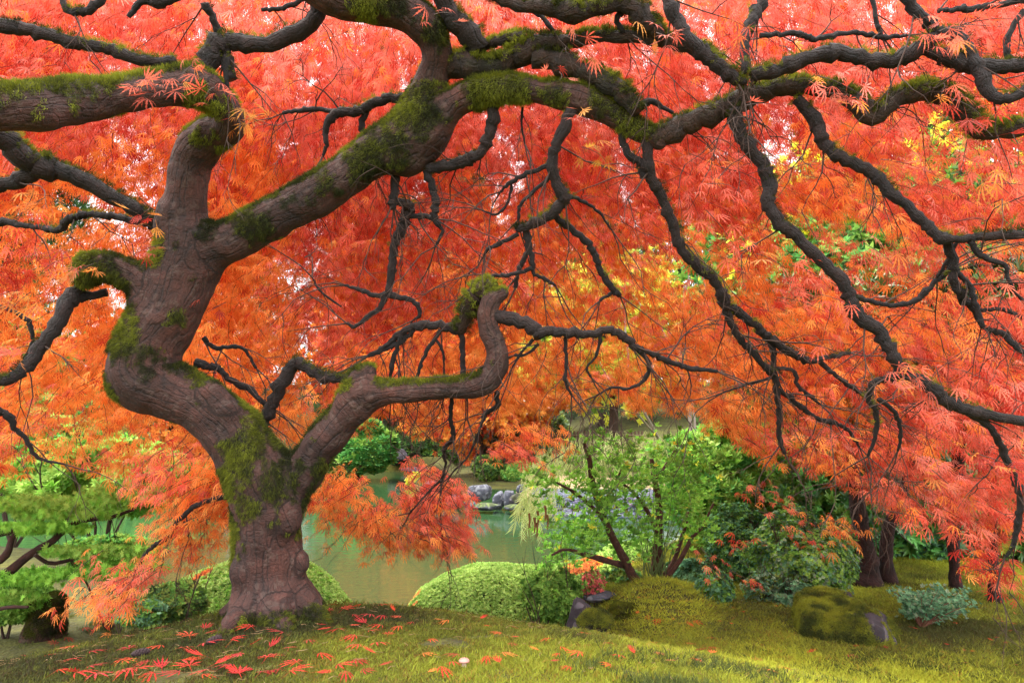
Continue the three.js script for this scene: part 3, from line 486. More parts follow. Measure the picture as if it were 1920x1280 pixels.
// hanging skirts: x, y, half width, half height, distance, sprays, tone
for (const [x, y, a, b, d, n, kind, dr] of [[385, 940, 70, 70, 2.75, 60, 'orange', 0.5], [330, 1005, 50, 45, 2.72, 26, 'orange', 0.6], [420, 880, 50, 50, 2.8, 26, 'orange', 0.5], [300, 900, 60, 40, 2.75, 18, 'red', 0.5], [635, 940, 48, 48, 2.85, 38, 'orange', 0.5], [695, 985, 60, 38, 2.85, 34, 'orange', 0.6], [770, 1010, 62, 32, 2.9, 24, 'orange', 0.6], [815, 935, 62, 60, 2.95, 56, 'red', 0.5], [840, 1000, 50, 45, 2.95, 32, 'red', 0.6],
  [225, 1085, 70, 18, 2.6, 12, 'red', 0.3], [175, 1128, 48, 12, 2.55, 6, 'orange', 0.3], [225, 1135, 40, 12, 2.6, 5, 'orange', 0.3], [1440, 925, 45, 8, 2.9, 4, 'red', 0.1], [1490, 970, 40, 8, 2.9, 3, 'red', 0.1], [1510, 1012, 34, 6, 2.9, 2, 'scarlet', 0.05], [1380, 1015, 34, 5, 2.9, 2, 'scarlet', 0.0], [1345, 1066, 30, 5, 2.9, 2, 'scarlet', 0.0], [1405, 1086, 20, 4, 2.9, 1, 'scarlet', 0.0], [960, 850, 40, 25, 3.0, 10, 'red', 0.4], [1000, 820, 60, 20, 3.1, 10, 'orange', 0.4], [1860, 1075, 30, 30, 2.5, 10, 'scarlet', 0.6], [1600, 1000, 40, 12, 2.9, 5, 'orange', 0.2]])
  for (let k = 0; k < n; k++) { const u = (rL() + rL() - 1), v = (rL() + rL() - 1); spray(at(x + u * a * 1.2, y + v * b * 1.15 - 10, d + (rL() - 0.5) * 0.3), rL() < 0.8 ? kind : 'red', dr <= 0.1 ? 7 : 11, dr <= 0.1 ? 0.62 : 0.76, { droop: dr * 0.8, len: 0.17 }); }
// looser sprays that hang in front of the branches on the right
for (let n = 0; n < 150; n++) { const px = 1240 + 760 * rL(), py = 30 + 900 * rL() * (0.4 + 0.6 * (px - 1240) / 760); const p = at(px, py, 1.85 + 0.55 * rL()); if (fbm(p.x * 3, p.y * 3, p.z * 3, 2) < 0.02) continue; spray(p, rL() < 0.7 ? 'red' : toneAt(px, py, p), 9, 0.85, { len: 0.16, droop: 0.3 }); }
for (const [x, y, d, n, kind] of [[285, 155, 2.0, 12, 'red'], [335, 130, 2.0, 6, 'red'], [395, 165, 2.05, 4, 'red'], [470, 215, 2.3, 8, 'orange'], [1085, 78, 2.05, 4, 'red'], [1215, 80, 2.0, 6, 'red'], [1250, 60, 2.0, 4, 'red'], [1570, 170, 1.95, 8, 'red'], [1430, 190, 1.95, 3, 'red'], [1820, 195, 1.8, 6, 'scarlet'], [1850, 230, 1.8, 7, 'scarlet'], [1790, 45, 1.7, 8, 'red'], [1845, 45, 1.7, 6, 'red'], [1080, 210, 2.1, 5, 'red'], [1060, 140, 2.1, 2, 'red'], [270, 460, 2.3, 6, 'scarlet'], [100, 485, 2.1, 6, 'scarlet'], [830, 15, 2.15, 3, 'red'], [1120, 280, 2.2, 6, 'gold'], [1390, 70, 2.0, 8, 'scarlet'], [280, 400, 2.3, 5, 'orange'], [60, 380, 2.1, 8, 'orange'], [30, 560, 2.1, 8, 'orange'], [1690, 300, 1.9, 6, 'red'], [1450, 480, 2.0, 6, 'red'], [1700, 700, 1.85, 8, 'red'], [1880, 860, 1.8, 9, 'scarlet'], [1780, 900, 1.95, 9, 'red'], [1560, 800, 2.1, 7, 'red'], [1650, 470, 1.95, 6, 'red'], [1890, 340, 1.8, 6, 'orange'], [150, 500, 2.2, 7, 'orange'], [20, 650, 2.0, 7, 'red'], [405, 570, 2.42, 3, 'scarlet']])
  spray(at(x, y, d), kind, Math.round(n * 1.5), 0.68, { near: true, len: 0.1, droop: 0.2 });
const leafMats = new Map();
for (const [q, r, s, c] of nearLeaves) { const key = [c.r, c.g, c.b].map((v) => Math.round(v * 12)).join(); if (!leafMats.has(key)) { const m = mapleMat.clone(); m.color = c; leafMats.set(key, m); } const o = mesh('leaf', [mapleLeaf, ...fallenLeaves][Math.floor(rL() * 4)], leafMats.get(key), maple); o.position.copy(q); o.quaternion.copy(r); o.scale.copy(s); place(o, maple); }
leaves.build('foliage', mapleLeaf, mapleMat, maple);
mossCopies.build('moss', mossTuft, mossMat, maple);
{ const o = mesh('twigs', rods.geometry(), twigMat, maple); o.userData.kind = 'stuff'; place(o, maple); }
console.log('maple leaves', leaves.n, 'moss', mossCopies.n, 'near', nearLeaves.length, 'twig tris', rods.idx.length / 3, 'wood', wood.index.count / 3);

// ------------------------------------------------------------------ ground, pond, path
const groundTex = texture(1024, 1024, (u, v) => {
  const a = pnoise(u * 8, v * 8, 8, 8, 21), b = pnoise(u * 40, v * 40, 40, 40, 22), c = pnoise(u * 160, v * 160, 160, 160, 23), t = clamp(0.45 * a + 0.35 * b + 0.35 * c, 0, 1);
  return [lerp(0.18, 0.37, t), lerp(0.165, 0.37, t), lerp(0.06, 0.11, t)];
}, true);
const groundBump = texture(512, 512, (u, v) => { const f = 0.5 * pnoise(u * 64, v * 64, 64, 64, 31) + 0.5 * pnoise(u * 150, v * 150, 150, 150, 32); return [f, f, f]; });
const groundMat = new THREE.MeshStandardMaterial({ map: groundTex, bumpMap: groundBump, bumpScale: 0.012, roughness: 1 });
function axis(list) { const o = []; for (const [a, b, s] of list) for (let v = a; v < b - 1e-6; v += s) o.push(v); return o; }
{
  const xs = [...axis([[-260, -60, 25], [-60, -12, 2], [-12, -3.2, 0.3], [-3.2, 4.6, 0.06], [4.6, 14, 0.35], [14, 60, 2], [60, 261, 25]])], zs = [...axis([[-300, -80, 25], [-80, -34, 2], [-34, -9, 0.4], [-9, -0.6, 0.06], [-0.6, 6, 0.4], [6, 120, 12]])];
  const pos = [], uv = [], idx = [], w = xs.length;
  for (const z of zs) for (const x of xs) { pos.push(x, land(x, z), z); uv.push(x / 1.7, z / 1.7); }
  for (let j = 0; j + 1 < zs.length; j++) for (let i = 0; i + 1 < w; i++) { const a = j * w + i; idx.push(a, a + w, a + 1, a + 1, a + w, a + w + 1); }
  const g = new THREE.BufferGeometry(); g.setAttribute('position', new THREE.Float32BufferAttribute(pos, 3)); g.setAttribute('uv', new THREE.Float32BufferAttribute(uv, 2)); g.setIndex(idx); g.computeVertexNormals();
  tag(mesh('ground', g, groundMat, scene), 'mossy ground that rises to a mound under the maple and falls to the pond', 'ground', null, 'structure');
}
{
  const bump = texture(512, 512, (u, v) => { const f = 0.6 * pnoise(u * 9, v * 14, 9, 14, 41) + 0.4 * pnoise(u * 30, v * 44, 30, 44, 42); return [f, f, f]; }, false, [1, 1]);
  const m = new THREE.MeshPhysicalMaterial({ color: lin(0.022, 0.055, 0.02), specularIntensity: 0.6, roughness: 0.06, ior: 1.33, bumpMap: bump, bumpScale: 0.0018 });
  const g = new THREE.PlaneGeometry(60, 40); g.rotateX(-Math.PI / 2); const uv = g.attributes.uv; for (let i = 0; i < uv.count; i++) uv.setXY(i, uv.getX(i) * 40, uv.getY(i) * 26);
  const o = mesh('pond_water', g, m, scene); o.position.set(-14, WATER, -22); tag(o, 'still murky green pond behind the maple trunk', 'pond', null, 'structure');
}
// moss sprigs and litter over the near ground
{
  const near = new Copies(), r = rng(55), t1 = tuft(30, 0.009, 0.03, 0.0011, 8, 1.9), far = new Copies(), t2 = tuft(24, 0.013, 0.06, 0.0022, 9, 2.0), hair = new Copies(), t3 = tuft(18, 0.02, 0.03, 0.0015, 10, 0.9);
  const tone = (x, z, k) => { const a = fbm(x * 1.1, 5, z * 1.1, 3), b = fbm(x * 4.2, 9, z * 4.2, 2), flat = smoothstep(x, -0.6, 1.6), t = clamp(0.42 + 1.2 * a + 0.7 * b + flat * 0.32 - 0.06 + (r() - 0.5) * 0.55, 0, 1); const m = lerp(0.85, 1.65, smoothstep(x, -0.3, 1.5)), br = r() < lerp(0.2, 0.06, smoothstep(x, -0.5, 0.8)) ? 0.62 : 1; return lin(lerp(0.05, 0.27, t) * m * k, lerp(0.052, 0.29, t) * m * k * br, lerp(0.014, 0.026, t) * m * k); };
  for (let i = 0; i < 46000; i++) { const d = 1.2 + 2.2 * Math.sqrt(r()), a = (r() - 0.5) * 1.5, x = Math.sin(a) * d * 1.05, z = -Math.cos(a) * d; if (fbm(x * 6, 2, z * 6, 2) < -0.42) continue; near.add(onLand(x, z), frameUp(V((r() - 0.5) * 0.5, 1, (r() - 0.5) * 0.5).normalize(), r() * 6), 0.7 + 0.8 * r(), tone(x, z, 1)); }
  for (let i = 0; i < 60000; i++) { const d = 3.0 + 6 * Math.pow(r(), 0.8), a = (r() - 0.32) * 1.35, x = Math.sin(a) * d, z = -Math.cos(a) * d; if (shoreDistance(x, z) < 0.35 || x < -3) continue; far.add(onLand(x, z), frameUp(V((r() - 0.5) * 0.4, 1, (r() - 0.5) * 0.4).normalize(), r() * 6), 0.7 + 0.9 * r(), tone(x, z, 1)); }
  for (let i = 0; i < 9000; i++) { const px = r() < 0.7 ? 1540 + 420 * (r() + r() + r() - 1.5) : 300 + 300 * (r() + r() - 1), py = px > 900 ? 1262 + 50 * (r() + r() - 1) : 1165 + 60 * (r() + r() - 1), x0 = gnd(px, py); if (fbm(x0.x * 5, 1, x0.z * 5, 3) + (r() - 0.5) * 0.5 < 0.1) continue; const c = r(); hair.add(x0, frameUp(V((r() - 0.5) * 0.4, 1, (r() - 0.5) * 0.4).normalize(), r() * 6), 0.6 + 0.7 * r(), lin(lerp(0.035, 0.14, c), lerp(0.05, 0.16, c), lerp(0.018, 0.03, c))); }
  tag(near.build('moss_carpet', t1, mossMat, scene), 'short olive moss over the mound in front of the maple', 'moss');
  tag(far.build('moss_lawn', t2, mossMat, scene), 'yellow green moss lawn round the boulder', 'moss');
  tag(hair.build('haircap_moss', t3, mossMat, scene), 'darker bristly moss in patches along the near edge of the mound', 'moss');
  const litter = new Rods(); for (let i = 0; i < 650; i++) { const d = 1.3 + 2.2 * Math.sqrt(r()), a = (r() - 0.5) * 1.4, x = Math.sin(a) * d, z = -Math.cos(a) * d, p = onLand(x, z).add(V(0, 0.012 + 0.008 * r(), 0)), b = r() * 6.28, l = 0.006 + 0.016 * r(); litter.add([p, p.clone().add(V(Math.cos(b) * l, 0.006 * r(), Math.sin(b) * l)), p.clone().add(V(Math.cos(b + 0.4) * l * 1.9, 0.003, Math.sin(b + 0.4) * l * 1.9))], 0.0009, 0.0005, 3); }
  tag(mesh('needle_litter', litter.geometry(), new THREE.MeshStandardMaterial({ color: lin(0.28, 0.17, 0.08), roughness: 1 }), scene), 'pale dry needles and leaf stalks strewn over the moss', 'litter', null, 'stuff');
}

// ------------------------------------------------------------------ stones
const stoneTex = (seed, a, b, c) => texture(256, 256, (u, v) => { const f = 0.5 * pnoise(u * 6, v * 6, 6, 6, seed) + 0.3 * pnoise(u * 24, v * 24, 24, 24, seed + 1) + 0.3 * pnoise(u * 80, v * 80, 80, 80, seed + 2), l = smoothstep(pnoise(u * 9, v * 9, 9, 9, seed + 3), 0.66, 0.8); return [0, 1, 2].map((k) => lerp(lerp(a[k], b[k], clamp(f, 0, 1)), c[k], l * 0.7)); }, true);
const greyStone = stoneTex(61, [0.25, 0.25, 0.28], [0.6, 0.61, 0.66], [0.78, 0.78, 0.78]), darkStone = stoneTex(71, [0.2, 0.17, 0.19], [0.42, 0.38, 0.40], [0.7, 0.66, 0.68]);
const stoneMats = [greyStone, darkStone].map((t) => new THREE.MeshStandardMaterial({ map: t, color: lin(0.36, 0.36, 0.39), roughness: 0.9, bumpMap: t, bumpScale: 0.01, vertexColors: true }));
function rockGeo(rx, ry, rz, seed, { cuts = 7, rough = 0.12, moss = 0.0, detail = 20 } = {}) {
  const g0 = new THREE.SphereGeometry(1, detail * 2, detail), r = rng(seed), planes = [];
  for (let i = 0; i < cuts; i++) planes.push({ n: V(r() - 0.5, (r() - 0.4) * 0.9, r() - 0.5).normalize(), d: 0.55 + 0.3 * r() });
  const P = g0.attributes.position, U = g0.attributes.uv, col = [];
  for (let i = 0; i < P.count; i++) {
    const p = V().fromBufferAttribute(P, i).normalize(); let k = 1; for (const { n, d } of planes) { const c = p.dot(n); if (c > 0) k = Math.min(k, d / c); }
    k *= 1 + rough * fbm(p.x * 2.5 + seed, p.y * 2.5, p.z * 2.5, 4); P.setXYZ(i, p.x * k * rx, p.y * k * ry, p.z * k * rz); U.setXY(i, U.getX(i) * (rx + rz) * 6, U.getY(i) * ry * 6);
  }
  g0.computeVertexNormals(); const N = g0.attributes.normal;
  for (let i = 0; i < P.count; i++) { const m = smoothstep(N.getY(i) * 0.8 + 1.2 * fbm(P.getX(i) * 5 / (rx + 0.2), P.getY(i) * 5, P.getZ(i) * 5 / (rx + 0.2), 3), 0.55 - moss, 0.85 - moss) * (moss > 0 ? 1 : 0); col.push(lerp(1, 0.55, m), lerp(1, 0.75, m), lerp(1, 0.12, m)); }
  g0.setAttribute('color', new THREE.Float32BufferAttribute(col, 3)); return g0;
}
function mossOn(g, density, keep, tuftGeo, parent, off, toneK = 1, seed = 1, local = true) {
  const c = new Copies(), r = rng(seed), P = g.attributes.position, N = g.attributes.normal, I = g.index;
  for (let t = 0; t < I.count; t += 3) { const v = [0, 1, 2].map((k) => V().fromBufferAttribute(P, I.getX(t + k))), n = V().fromBufferAttribute(N, I.getX(t)), area = v[1].clone().sub(v[0]).cross(v[2].clone().sub(v[0])).length() / 2; let w = area * density * keep(v[0], n);
    for (; w > 0; w--) { if (r() > w) break; let a = r(), b = r(); if (a + b > 1) { a = 1 - a; b = 1 - b; } const p = v[0].clone().multiplyScalar(1 - a - b).addScaledVector(v[1], a).addScaledVector(v[2], b), q = clamp(0.45 + 1.5 * fbm(p.x * 13, p.y * 13, p.z * 13, 3) + (r() - 0.5) * 0.5, 0, 1); c.add(p.add(off), frameUp(n.clone().add(V(r() - 0.5, 0.2, r() - 0.5)).normalize(), r() * 6), 0.7 + 0.7 * r(), lin(lerp(0.05, 0.27, q) * toneK, lerp(0.065, 0.29, q) * toneK, lerp(0.015, 0.025, q) * toneK)); } }
  const o = c.build('moss', tuftGeo, mossMat, parent); if (local) o.position.set(0, 0, 0); return o;
}
const rockTuft = tuft(18, 0.009, 0.018, 0.0012, 91, 1.5);
{ // the mossy boulder on the lawn
  const b = gnd(1614, 1202), s = 0.80 * b.distanceTo(EYE) / F, p = b.clone().add(V(0, 0.0, -0.18)), t = thing('mossy_boulder', 'flat topped boulder covered in moss with a bare grey edge on the lawn', 'boulder', p);
  const plan = [[-98, 14], [-66, -56], [-8, -76], [38, -70], [94, 6], [58, 44], [15, 50], [-40, 40]].map(([x, z]) => [x * s, z * s * 1.9]), top = [[-90, 8, 74], [-58, -50, 96], [-5, -66, 116], [34, -60, 112], [58, 16, 84], [22, 44, 70], [-40, 36, 58]].map(([x, z, y]) => [x * s, z * s * 1.9, y * s]);
  const lo = V(-120 * s, -0.12, -190 * s), hi = V(120 * s, 120 * s, 130 * s), pts = [...plan.map(([x, z]) => V(x, -0.1, z)), ...plan.map(([x, z]) => V(x, 0.03, z)), ...top.map(([x, z, y]) => V(x * 0.98, y * 0.56, z))];
  const { ConvexHull } = await import('three/addons/math/ConvexHull.js'); const hull = new ConvexHull().setFromPoints(pts), pl = hull.faces.map((f) => f.plane ?? { normal: f.normal, constant: -f.constant }), planes = hull.faces.map((f) => [f.normal.clone(), f.constant]);
  const g = skin(lo, hi, 0.011, (D, nx, ny, nz) => { for (let z = 0, o = 0; z < nz; z++) for (let y = 0; y < ny; y++) for (let x = 0; x < nx; x++, o++) { const q = V(lo.x + x * 0.011, lo.y + y * 0.011, lo.z + z * 0.011); let acc = 0; for (const [n, c] of planes) acc += Math.exp(260 * Math.min(2, n.dot(q) - c)); const d = Math.log(acc) / 260; D[o] = Math.abs(d) < 0.1 ? d + 0.026 * fbm(q.x * 9, q.y * 9, q.z * 9, 4) + 0.016 * noise3(q.x * 24, q.y * 24, q.z * 24) : d; } });
  const P = g.attributes.position, N = g.attributes.normal, uv = [], col = [], M = [];
  const bare = (q, n) => { const ridge = Math.max(1 - Math.abs(q.x - lerp(34, 58, clamp((q.z / s + 110) / 140, 0, 1)) * s) / (13 * s), 0), front = Math.max(1 - Math.hypot(q.x - 24 * s, (q.z - 80 * s) * 0.3, q.y - 34 * s) / (36 * s), 0); return Math.max(ridge * 0.9, front * 1.1) + 0.5 * fbm(q.x * 14, q.y * 14, q.z * 14, 3); };
  for (let i = 0; i < P.count; i++) { const q = V().fromBufferAttribute(P, i), n = V().fromBufferAttribute(N, i); uv.push((q.x + q.z * 0.4) * 3, (q.y + q.z) * 3); M[i] = (1 - smoothstep(bare(q, n), 0.32, 0.46)); col.push(lerp(1, 0.5, M[i]), lerp(1, 0.68, M[i]), lerp(1, 0.15, M[i])); }
  g.setAttribute('uv', new THREE.Float32BufferAttribute(uv, 2)); g.setAttribute('color', new THREE.Float32BufferAttribute(col, 3));
  mesh('stone', g, stoneMats[1], t); mossOn(g, 15000, (q, n) => (1 - smoothstep(bare(q, n), 0.32, 0.46)), rockTuft, t, V(0, 0, 0), 1.15, 92);
}
function rock(px, py, w, h, d, label, seed, { mat = 0, moss = 0, group = null, depth = null, name = 'rock', cat = 'rock', flat = 0.3, lift = 0.15, spin = 0, cuts = 7 } = {}) {
  const b = depth ? at(px, py, depth) : gnd(px, py), s = (depth ?? -b.z) / F, k = depth > 10 ? 0.78 : 1, rx = k * w * s / 2, ry = k * h * s * 0.62, p = b.clone().add(V(0, ry * (0.8 - lift), -rx * d * 0.3)), o = mesh(name, rockGeo(rx * 1.12, ry, rx * d, seed, { moss, cuts }), stoneMats[mat], scene); o.position.copy(p); o.rotation.y = spin; if (moss > 0.3 && (depth ?? 1) < 8) mossOn(o.geometry, 14000, (q, n) => smoothstep(n.y + fbm(q.x * 12, q.y * 12, q.z * 12, 2), 0.75 - moss, 1.1 - moss), rockTuft, o, V(0, 0, 0), 0.9, seed); return tag(o, label, cat, group);
}
rock(900, 936, 56, 40, 0.8, 'grey rock with pale face under the red leaves on the far shore', 1, { group: 'rocks along the far shore', depth: 17.2 });
rock(937, 950, 34, 42, 0.9, 'upright blue grey rock standing left of the dark gap on the far shore', 2, { group: 'rocks along the far shore', depth: 16.9, cuts: 9 });
rock(957, 950, 30, 50, 0.9, 'tall bluish rock right of the dark gap on the far shore', 3, { group: 'rocks along the far shore', depth: 16.8, cuts: 10 });
rock(970, 946, 36, 30, 0.9, 'brown mossy round rock between the bluish rock and the pale shrub', 4, { mat: 1, moss: 0.45, group: 'rocks along the far shore', depth: 16.5 });
rock(912, 957, 66, 18, 0.9, 'long low mossy slab at the far waterline', 5, { mat: 0, moss: 0.4, group: 'rocks along the far shore', depth: 16.2 });
rock(966, 957, 50, 14, 0.9, 'short mossy slab at the far waterline below the bluish rock', 6, { mat: 0, moss: 0.4, group: 'rocks along the far shore', depth: 16.0 });
rock(880, 953, 30, 20, 0.9, 'pale rounded rock at the left end of the mossy slab', 7, { group: 'rocks along the far shore', depth: 16.4, moss: 0.15 });
rock(978, 924, 26, 20, 0.9, 'small blue grey rock above the tall bluish rock', 8, { group: 'rocks along the far shore', depth: 18 });
rock(808, 925, 64, 36, 1, 'white speckled rock in the water behind the red hanging leaves', 9, { group: 'rocks along the far shore', depth: 18.5, cuts: 12 });
rock(845, 950, 50, 30, 1, 'low grey rock half hidden by the red hanging leaves', 10, { group: 'rocks along the far shore', depth: 17.3 });
rock(745, 868, 50, 34, 1, 'dark rock overhanging the water beside the bright green maple', 11, { mat: 1, depth: 31, group: 'rocks at the pond head' });
rock(775, 886, 60, 16, 1, 'flat dark rock at the head of the pond', 12, { mat: 1, depth: 30, group: 'rocks at the pond head' });
rock(1088, 1180, 56, 62, 0.8, 'bare grey slab of rock leaning beside the hollow in the moss', 14, { mat: 1, spin: 0.4, depth: 4.25, cuts: 10 });
rock(1112, 1182, 66, 34, 0.9, 'small moss covered stone beside the leaning slab', 15, { mat: 1, moss: 0.9, depth: 4.05 });
rock(1125, 1128, 60, 18, 0.8, 'flat grey stone behind the leaning slab', 16, { mat: 0, depth: 4.9 });
{ // cobble beach on the far shore
  const c = new Copies(), r = rng(140), g = rockGeo(0.09, 0.05, 0.08, 141, { detail: 5 });
  for (let i = 0; i < 5200; i++) { const x = 0.6 + 4.6 * r(), z = -14.2 - 4.8 * r(), s = shoreDistance(x, z); if (s < -0.3 || s > 2.4) continue; c.add(V(x, Math.max(land(x, z), WATER) + 0.02, z), frameUp(V((r() - 0.5) * 0.6, 1, (r() - 0.5) * 0.6).normalize(), r() * 6), 0.6 + 0.9 * r(), lin(0.75 + 0.4 * r(), 0.78 + 0.4 * r(), 0.92 + 0.4 * r())); }
  const o = c.build('pebble_beach', g, stoneMats[0], scene); tag(o, 'pale bluish cobbles along the far shore behind the green shrub', 'pebbles');
}
{ // sandy path on the far bank
  const pts = [[-3.0, -21.5, 0.9], [-1.2, -21.2, 1.0], [0.6, -20.6, 1.0], [2.6, -20.0, 0.9], [5.2, -19.8, 0.9], [9, -20.6, 0.9]], pos = [], idx = [];
  const c = new THREE.CatmullRomCurve3(pts.map(([x, z]) => V(x, 0, z))), n = 60; for (let i = 0; i <= n; i++) { const p = c.getPoint(i / n), t = c.getTangent(i / n), s = V(-t.z, 0, t.x); for (const k of [-1, -0.33, 0.33, 1]) { const q = p.clone().addScaledVector(s, k * 1.35); pos.push(q.x, land(q.x, q.z) + 0.03, q.z); } }
  for (let i = 0; i < n; i++) for (let k = 0; k < 3; k++) { const a = i * 4 + k; idx.push(a, a + 4, a + 1, a + 1, a + 4, a + 5); }
  const g = new THREE.BufferGeometry(); g.setAttribute('position', new THREE.Float32BufferAttribute(pos, 3)); g.setIndex(idx); g.computeVertexNormals();
  tag(mesh('path', g, new THREE.MeshStandardMaterial({ color: lin(0.27, 0.18, 0.1), roughness: 1, side: THREE.DoubleSide }), scene), 'tan sandy path along the far bank in front of the clipped hedge', 'path', null, 'structure');
}

// ------------------------------------------------------------------ plants
const G = { lime: [[0.13, 0.27, 0.035], [0.38, 0.56, 0.11]], spring: [[0.11, 0.3, 0.03], [0.38, 0.7, 0.1]], apple: [[0.22, 0.36, 0.07], [0.62, 0.82, 0.24]], green: [[0.081, 0.189, 0.0338], [0.23, 0.432, 0.0675]], dark: [[0.0338, 0.081, 0.027], [0.108, 0.203, 0.054]], teal: [[0.06, 0.17, 0.09], [0.24, 0.46, 0.24]], grey: [[0.1, 0.16, 0.1], [0.34, 0.44, 0.27]], pale: [[0.24, 0.31, 0.08], [0.5, 0.53, 0.22]], olive: [[0.108, 0.149, 0.027], [0.324, 0.378, 0.081]], yellow: [[0.675, 0.567, 0.054], [0.95, 0.95, 0.108]], gold: [[0.472, 0.513, 0.0675], [0.95, 0.945, 0.162]], emerald: [[0.0675, 0.243, 0.054], [0.216, 0.567, 0.135]], rust: [[0.54, 0.162, 0.054], [0.945, 0.338, 0.108]], rose: [[0.608, 0.0945, 0.108], [0.945, 0.27, 0.243]] };
const pick = (k, r, t) => { const [a, b] = G[k], u = clamp(t ?? r(), 0, 1); return lin(lerp(a[0], b[0], u), lerp(a[1], b[1], u), lerp(a[2], b[2], u)); };
const R_small = rosette(5, 0.03, 0.014, -1.0, 1), R_azalea = rosette(6, 0.022, 0.011, -0.9, 2), R_box = rosette(6, 0.024, 0.014, -0.8, 3), R_rhodo = rosette(8, 0.13, 0.036, -1.15, 4, 0.25), R_pieris = rosette(8, 0.062, 0.017, -0.95, 5, 0.4), R_fine = rosette(9, 0.06, 0.012, -0.7, 6, 0.9), R_big = rosette(10, 0.2, 0.09, -0.9, 7, 0.8), R_needle = rosette(14, 0.4, 0.035, -0.6, 8, 0.9), R_weep = (() => { const r = rng(15), g = []; for (let i = 0; i < 16; i++) { const k = strip(bladeLeaf(0.09, 0.008, 0.3, 0.3)); k.rotateX(0.2 * r()); k.rotateZ((i % 2 ? 1 : -1) * (0.35 + 0.4 * r())); k.translate(0, -i * 0.018, 0); g.push(k); } return mergeGeometries(g); })(), R_lace = mergeGeometries([0, 1, 2].map((i) => { const g = lobedLeaf({ lobes: [[-70, 0.8], [-35, 0.95], [0, 1], [35, 0.95], [70, 0.8]], L: 0.05, stations: [[0, 0.03], [0.4, 0.12], [1, 0]], droop: 0.3 }); g.rotateX(-0.5 * i); g.rotateZ(i * 2.1); return g; }));
// many small leaf whorls through a lumpy volume; (dx, dy, dz) half extents in metres, c its centre
function crown(o, c, [rx, ry, rz], count, geo, kinds, { shell = 0.5, lump = 0.25, freq = 2.2, size = 1, mat = greenMat, seed = 1, upright = 0.7, flat = false, bottom = -1, cut = -0.3, lumpN = 0.28, name = 'foliage', tint = null } = {}) {
  const C = new Copies(), r = rng(seed);
  for (let i = 0; i < count * 3 && C.n < count; i++) {
    const d = V(r() * 2 - 1, r() * 2 - 1, r() * 2 - 1); if (d.lengthSq() > 1 || d.lengthSq() < 0.001) continue; d.normalize(); if (d.y < bottom) continue;
    const k = 1 + lump * 2 * fbm(d.x * freq + seed, d.y * freq, d.z * freq, 3), q = Math.pow(1 - shell * r() * r(), 1) * k, p = V(d.x * rx * q, d.y * ry * q, d.z * rz * q).add(c);
    if (fbm(p.x / (rx * lumpN) + seed, p.y / (rx * lumpN), p.z / (rx * lumpN), 2) < cut) continue;
    const n = d.clone().lerp(V(0, 1, 0), flat ? 0.85 : 0.35).add(V((r() - 0.5) * 0.9, (r() - 0.5) * 0.6 + 0.1, (r() - 0.5) * 0.9)).normalize();
    const spin = new THREE.Quaternion().setFromUnitVectors(V(0, 0, 1), n).multiply(new THREE.Quaternion().setFromAxisAngle(V(0, 0, 1), r() * 6.28));
    const kind = tint ? tint(p, r) : kinds[Math.floor(r() * kinds.length)], t = 0.5 + 0.9 * fbm(p.x * 3 / rx, p.y * 3 / rx, p.z * 3 / rx, 2) + (r() - 0.5) * 0.8;
    C.add(p, spin, size * (0.65 + 0.7 * r()), pick(kind, r, t));
  }
  return C.build(name, geo, mat, o);
}
function stems(o, base, n, h, spread, r0, mat, seed, { name = 'stem', wob = 0.25, toward = null, split = 2 } = {}) {
  const r = rng(seed), ends = [];
  for (let i = 0; i < n; i++) {
    const a = i / n * 6.28 + r(), R = new Rods(), go = (p, d, l, q, k) => { const pts = [p]; let c = p; for (let j = 0; j < 6; j++) { d = d.clone().add(V((r() - 0.5) * wob, 0.04, (r() - 0.5) * wob)).normalize(); c = c.clone().addScaledVector(d, l / 6); pts.push(c); if (k && j > 1 && r() < 0.6) go(c, d.clone().add(V((r() - 0.5) * 1.3, r() * 0.5, (r() - 0.5) * 1.3)).normalize(), l * 0.5, q * 0.55, k - 1); } R.add(pts, q, q * 0.45, q > 0.02 ? 8 : 5); ends.push(c); };
    go(base.clone(), V(Math.cos(a) * spread, 1, Math.sin(a) * spread).add(toward ?? V(0, 0, 0)).normalize(), h, r0 * (0.7 + 0.5 * r()), split);
    place(mesh(name, R.geometry(), mat, o), o);
  }
  return ends;
}
function bush(name, label, cat, px, py, d, [w, h, dz], opt) {      // centre of the crown at a pixel and distance, half sizes in pixels there
  const s = d / F, c = at(px, py, d), base = onLand(c.x, c.z), o = thing(name, label, cat, base, opt.group);
  crown(o, c, [w * s, h * s, (dz ?? w) * s], opt.n, opt.geo, opt.kinds, opt);
  if (opt.stems) stems(o, base.clone().add(V(0, -0.05, 0)), opt.stems, Math.max(0.2, c.y - base.y + h * s * 0.4), opt.spread ?? 0.4, opt.stemR ?? 0.015, opt.stemMat ?? twigMat, opt.seed + 500, { split: opt.split ?? 2 });
  return o;
}
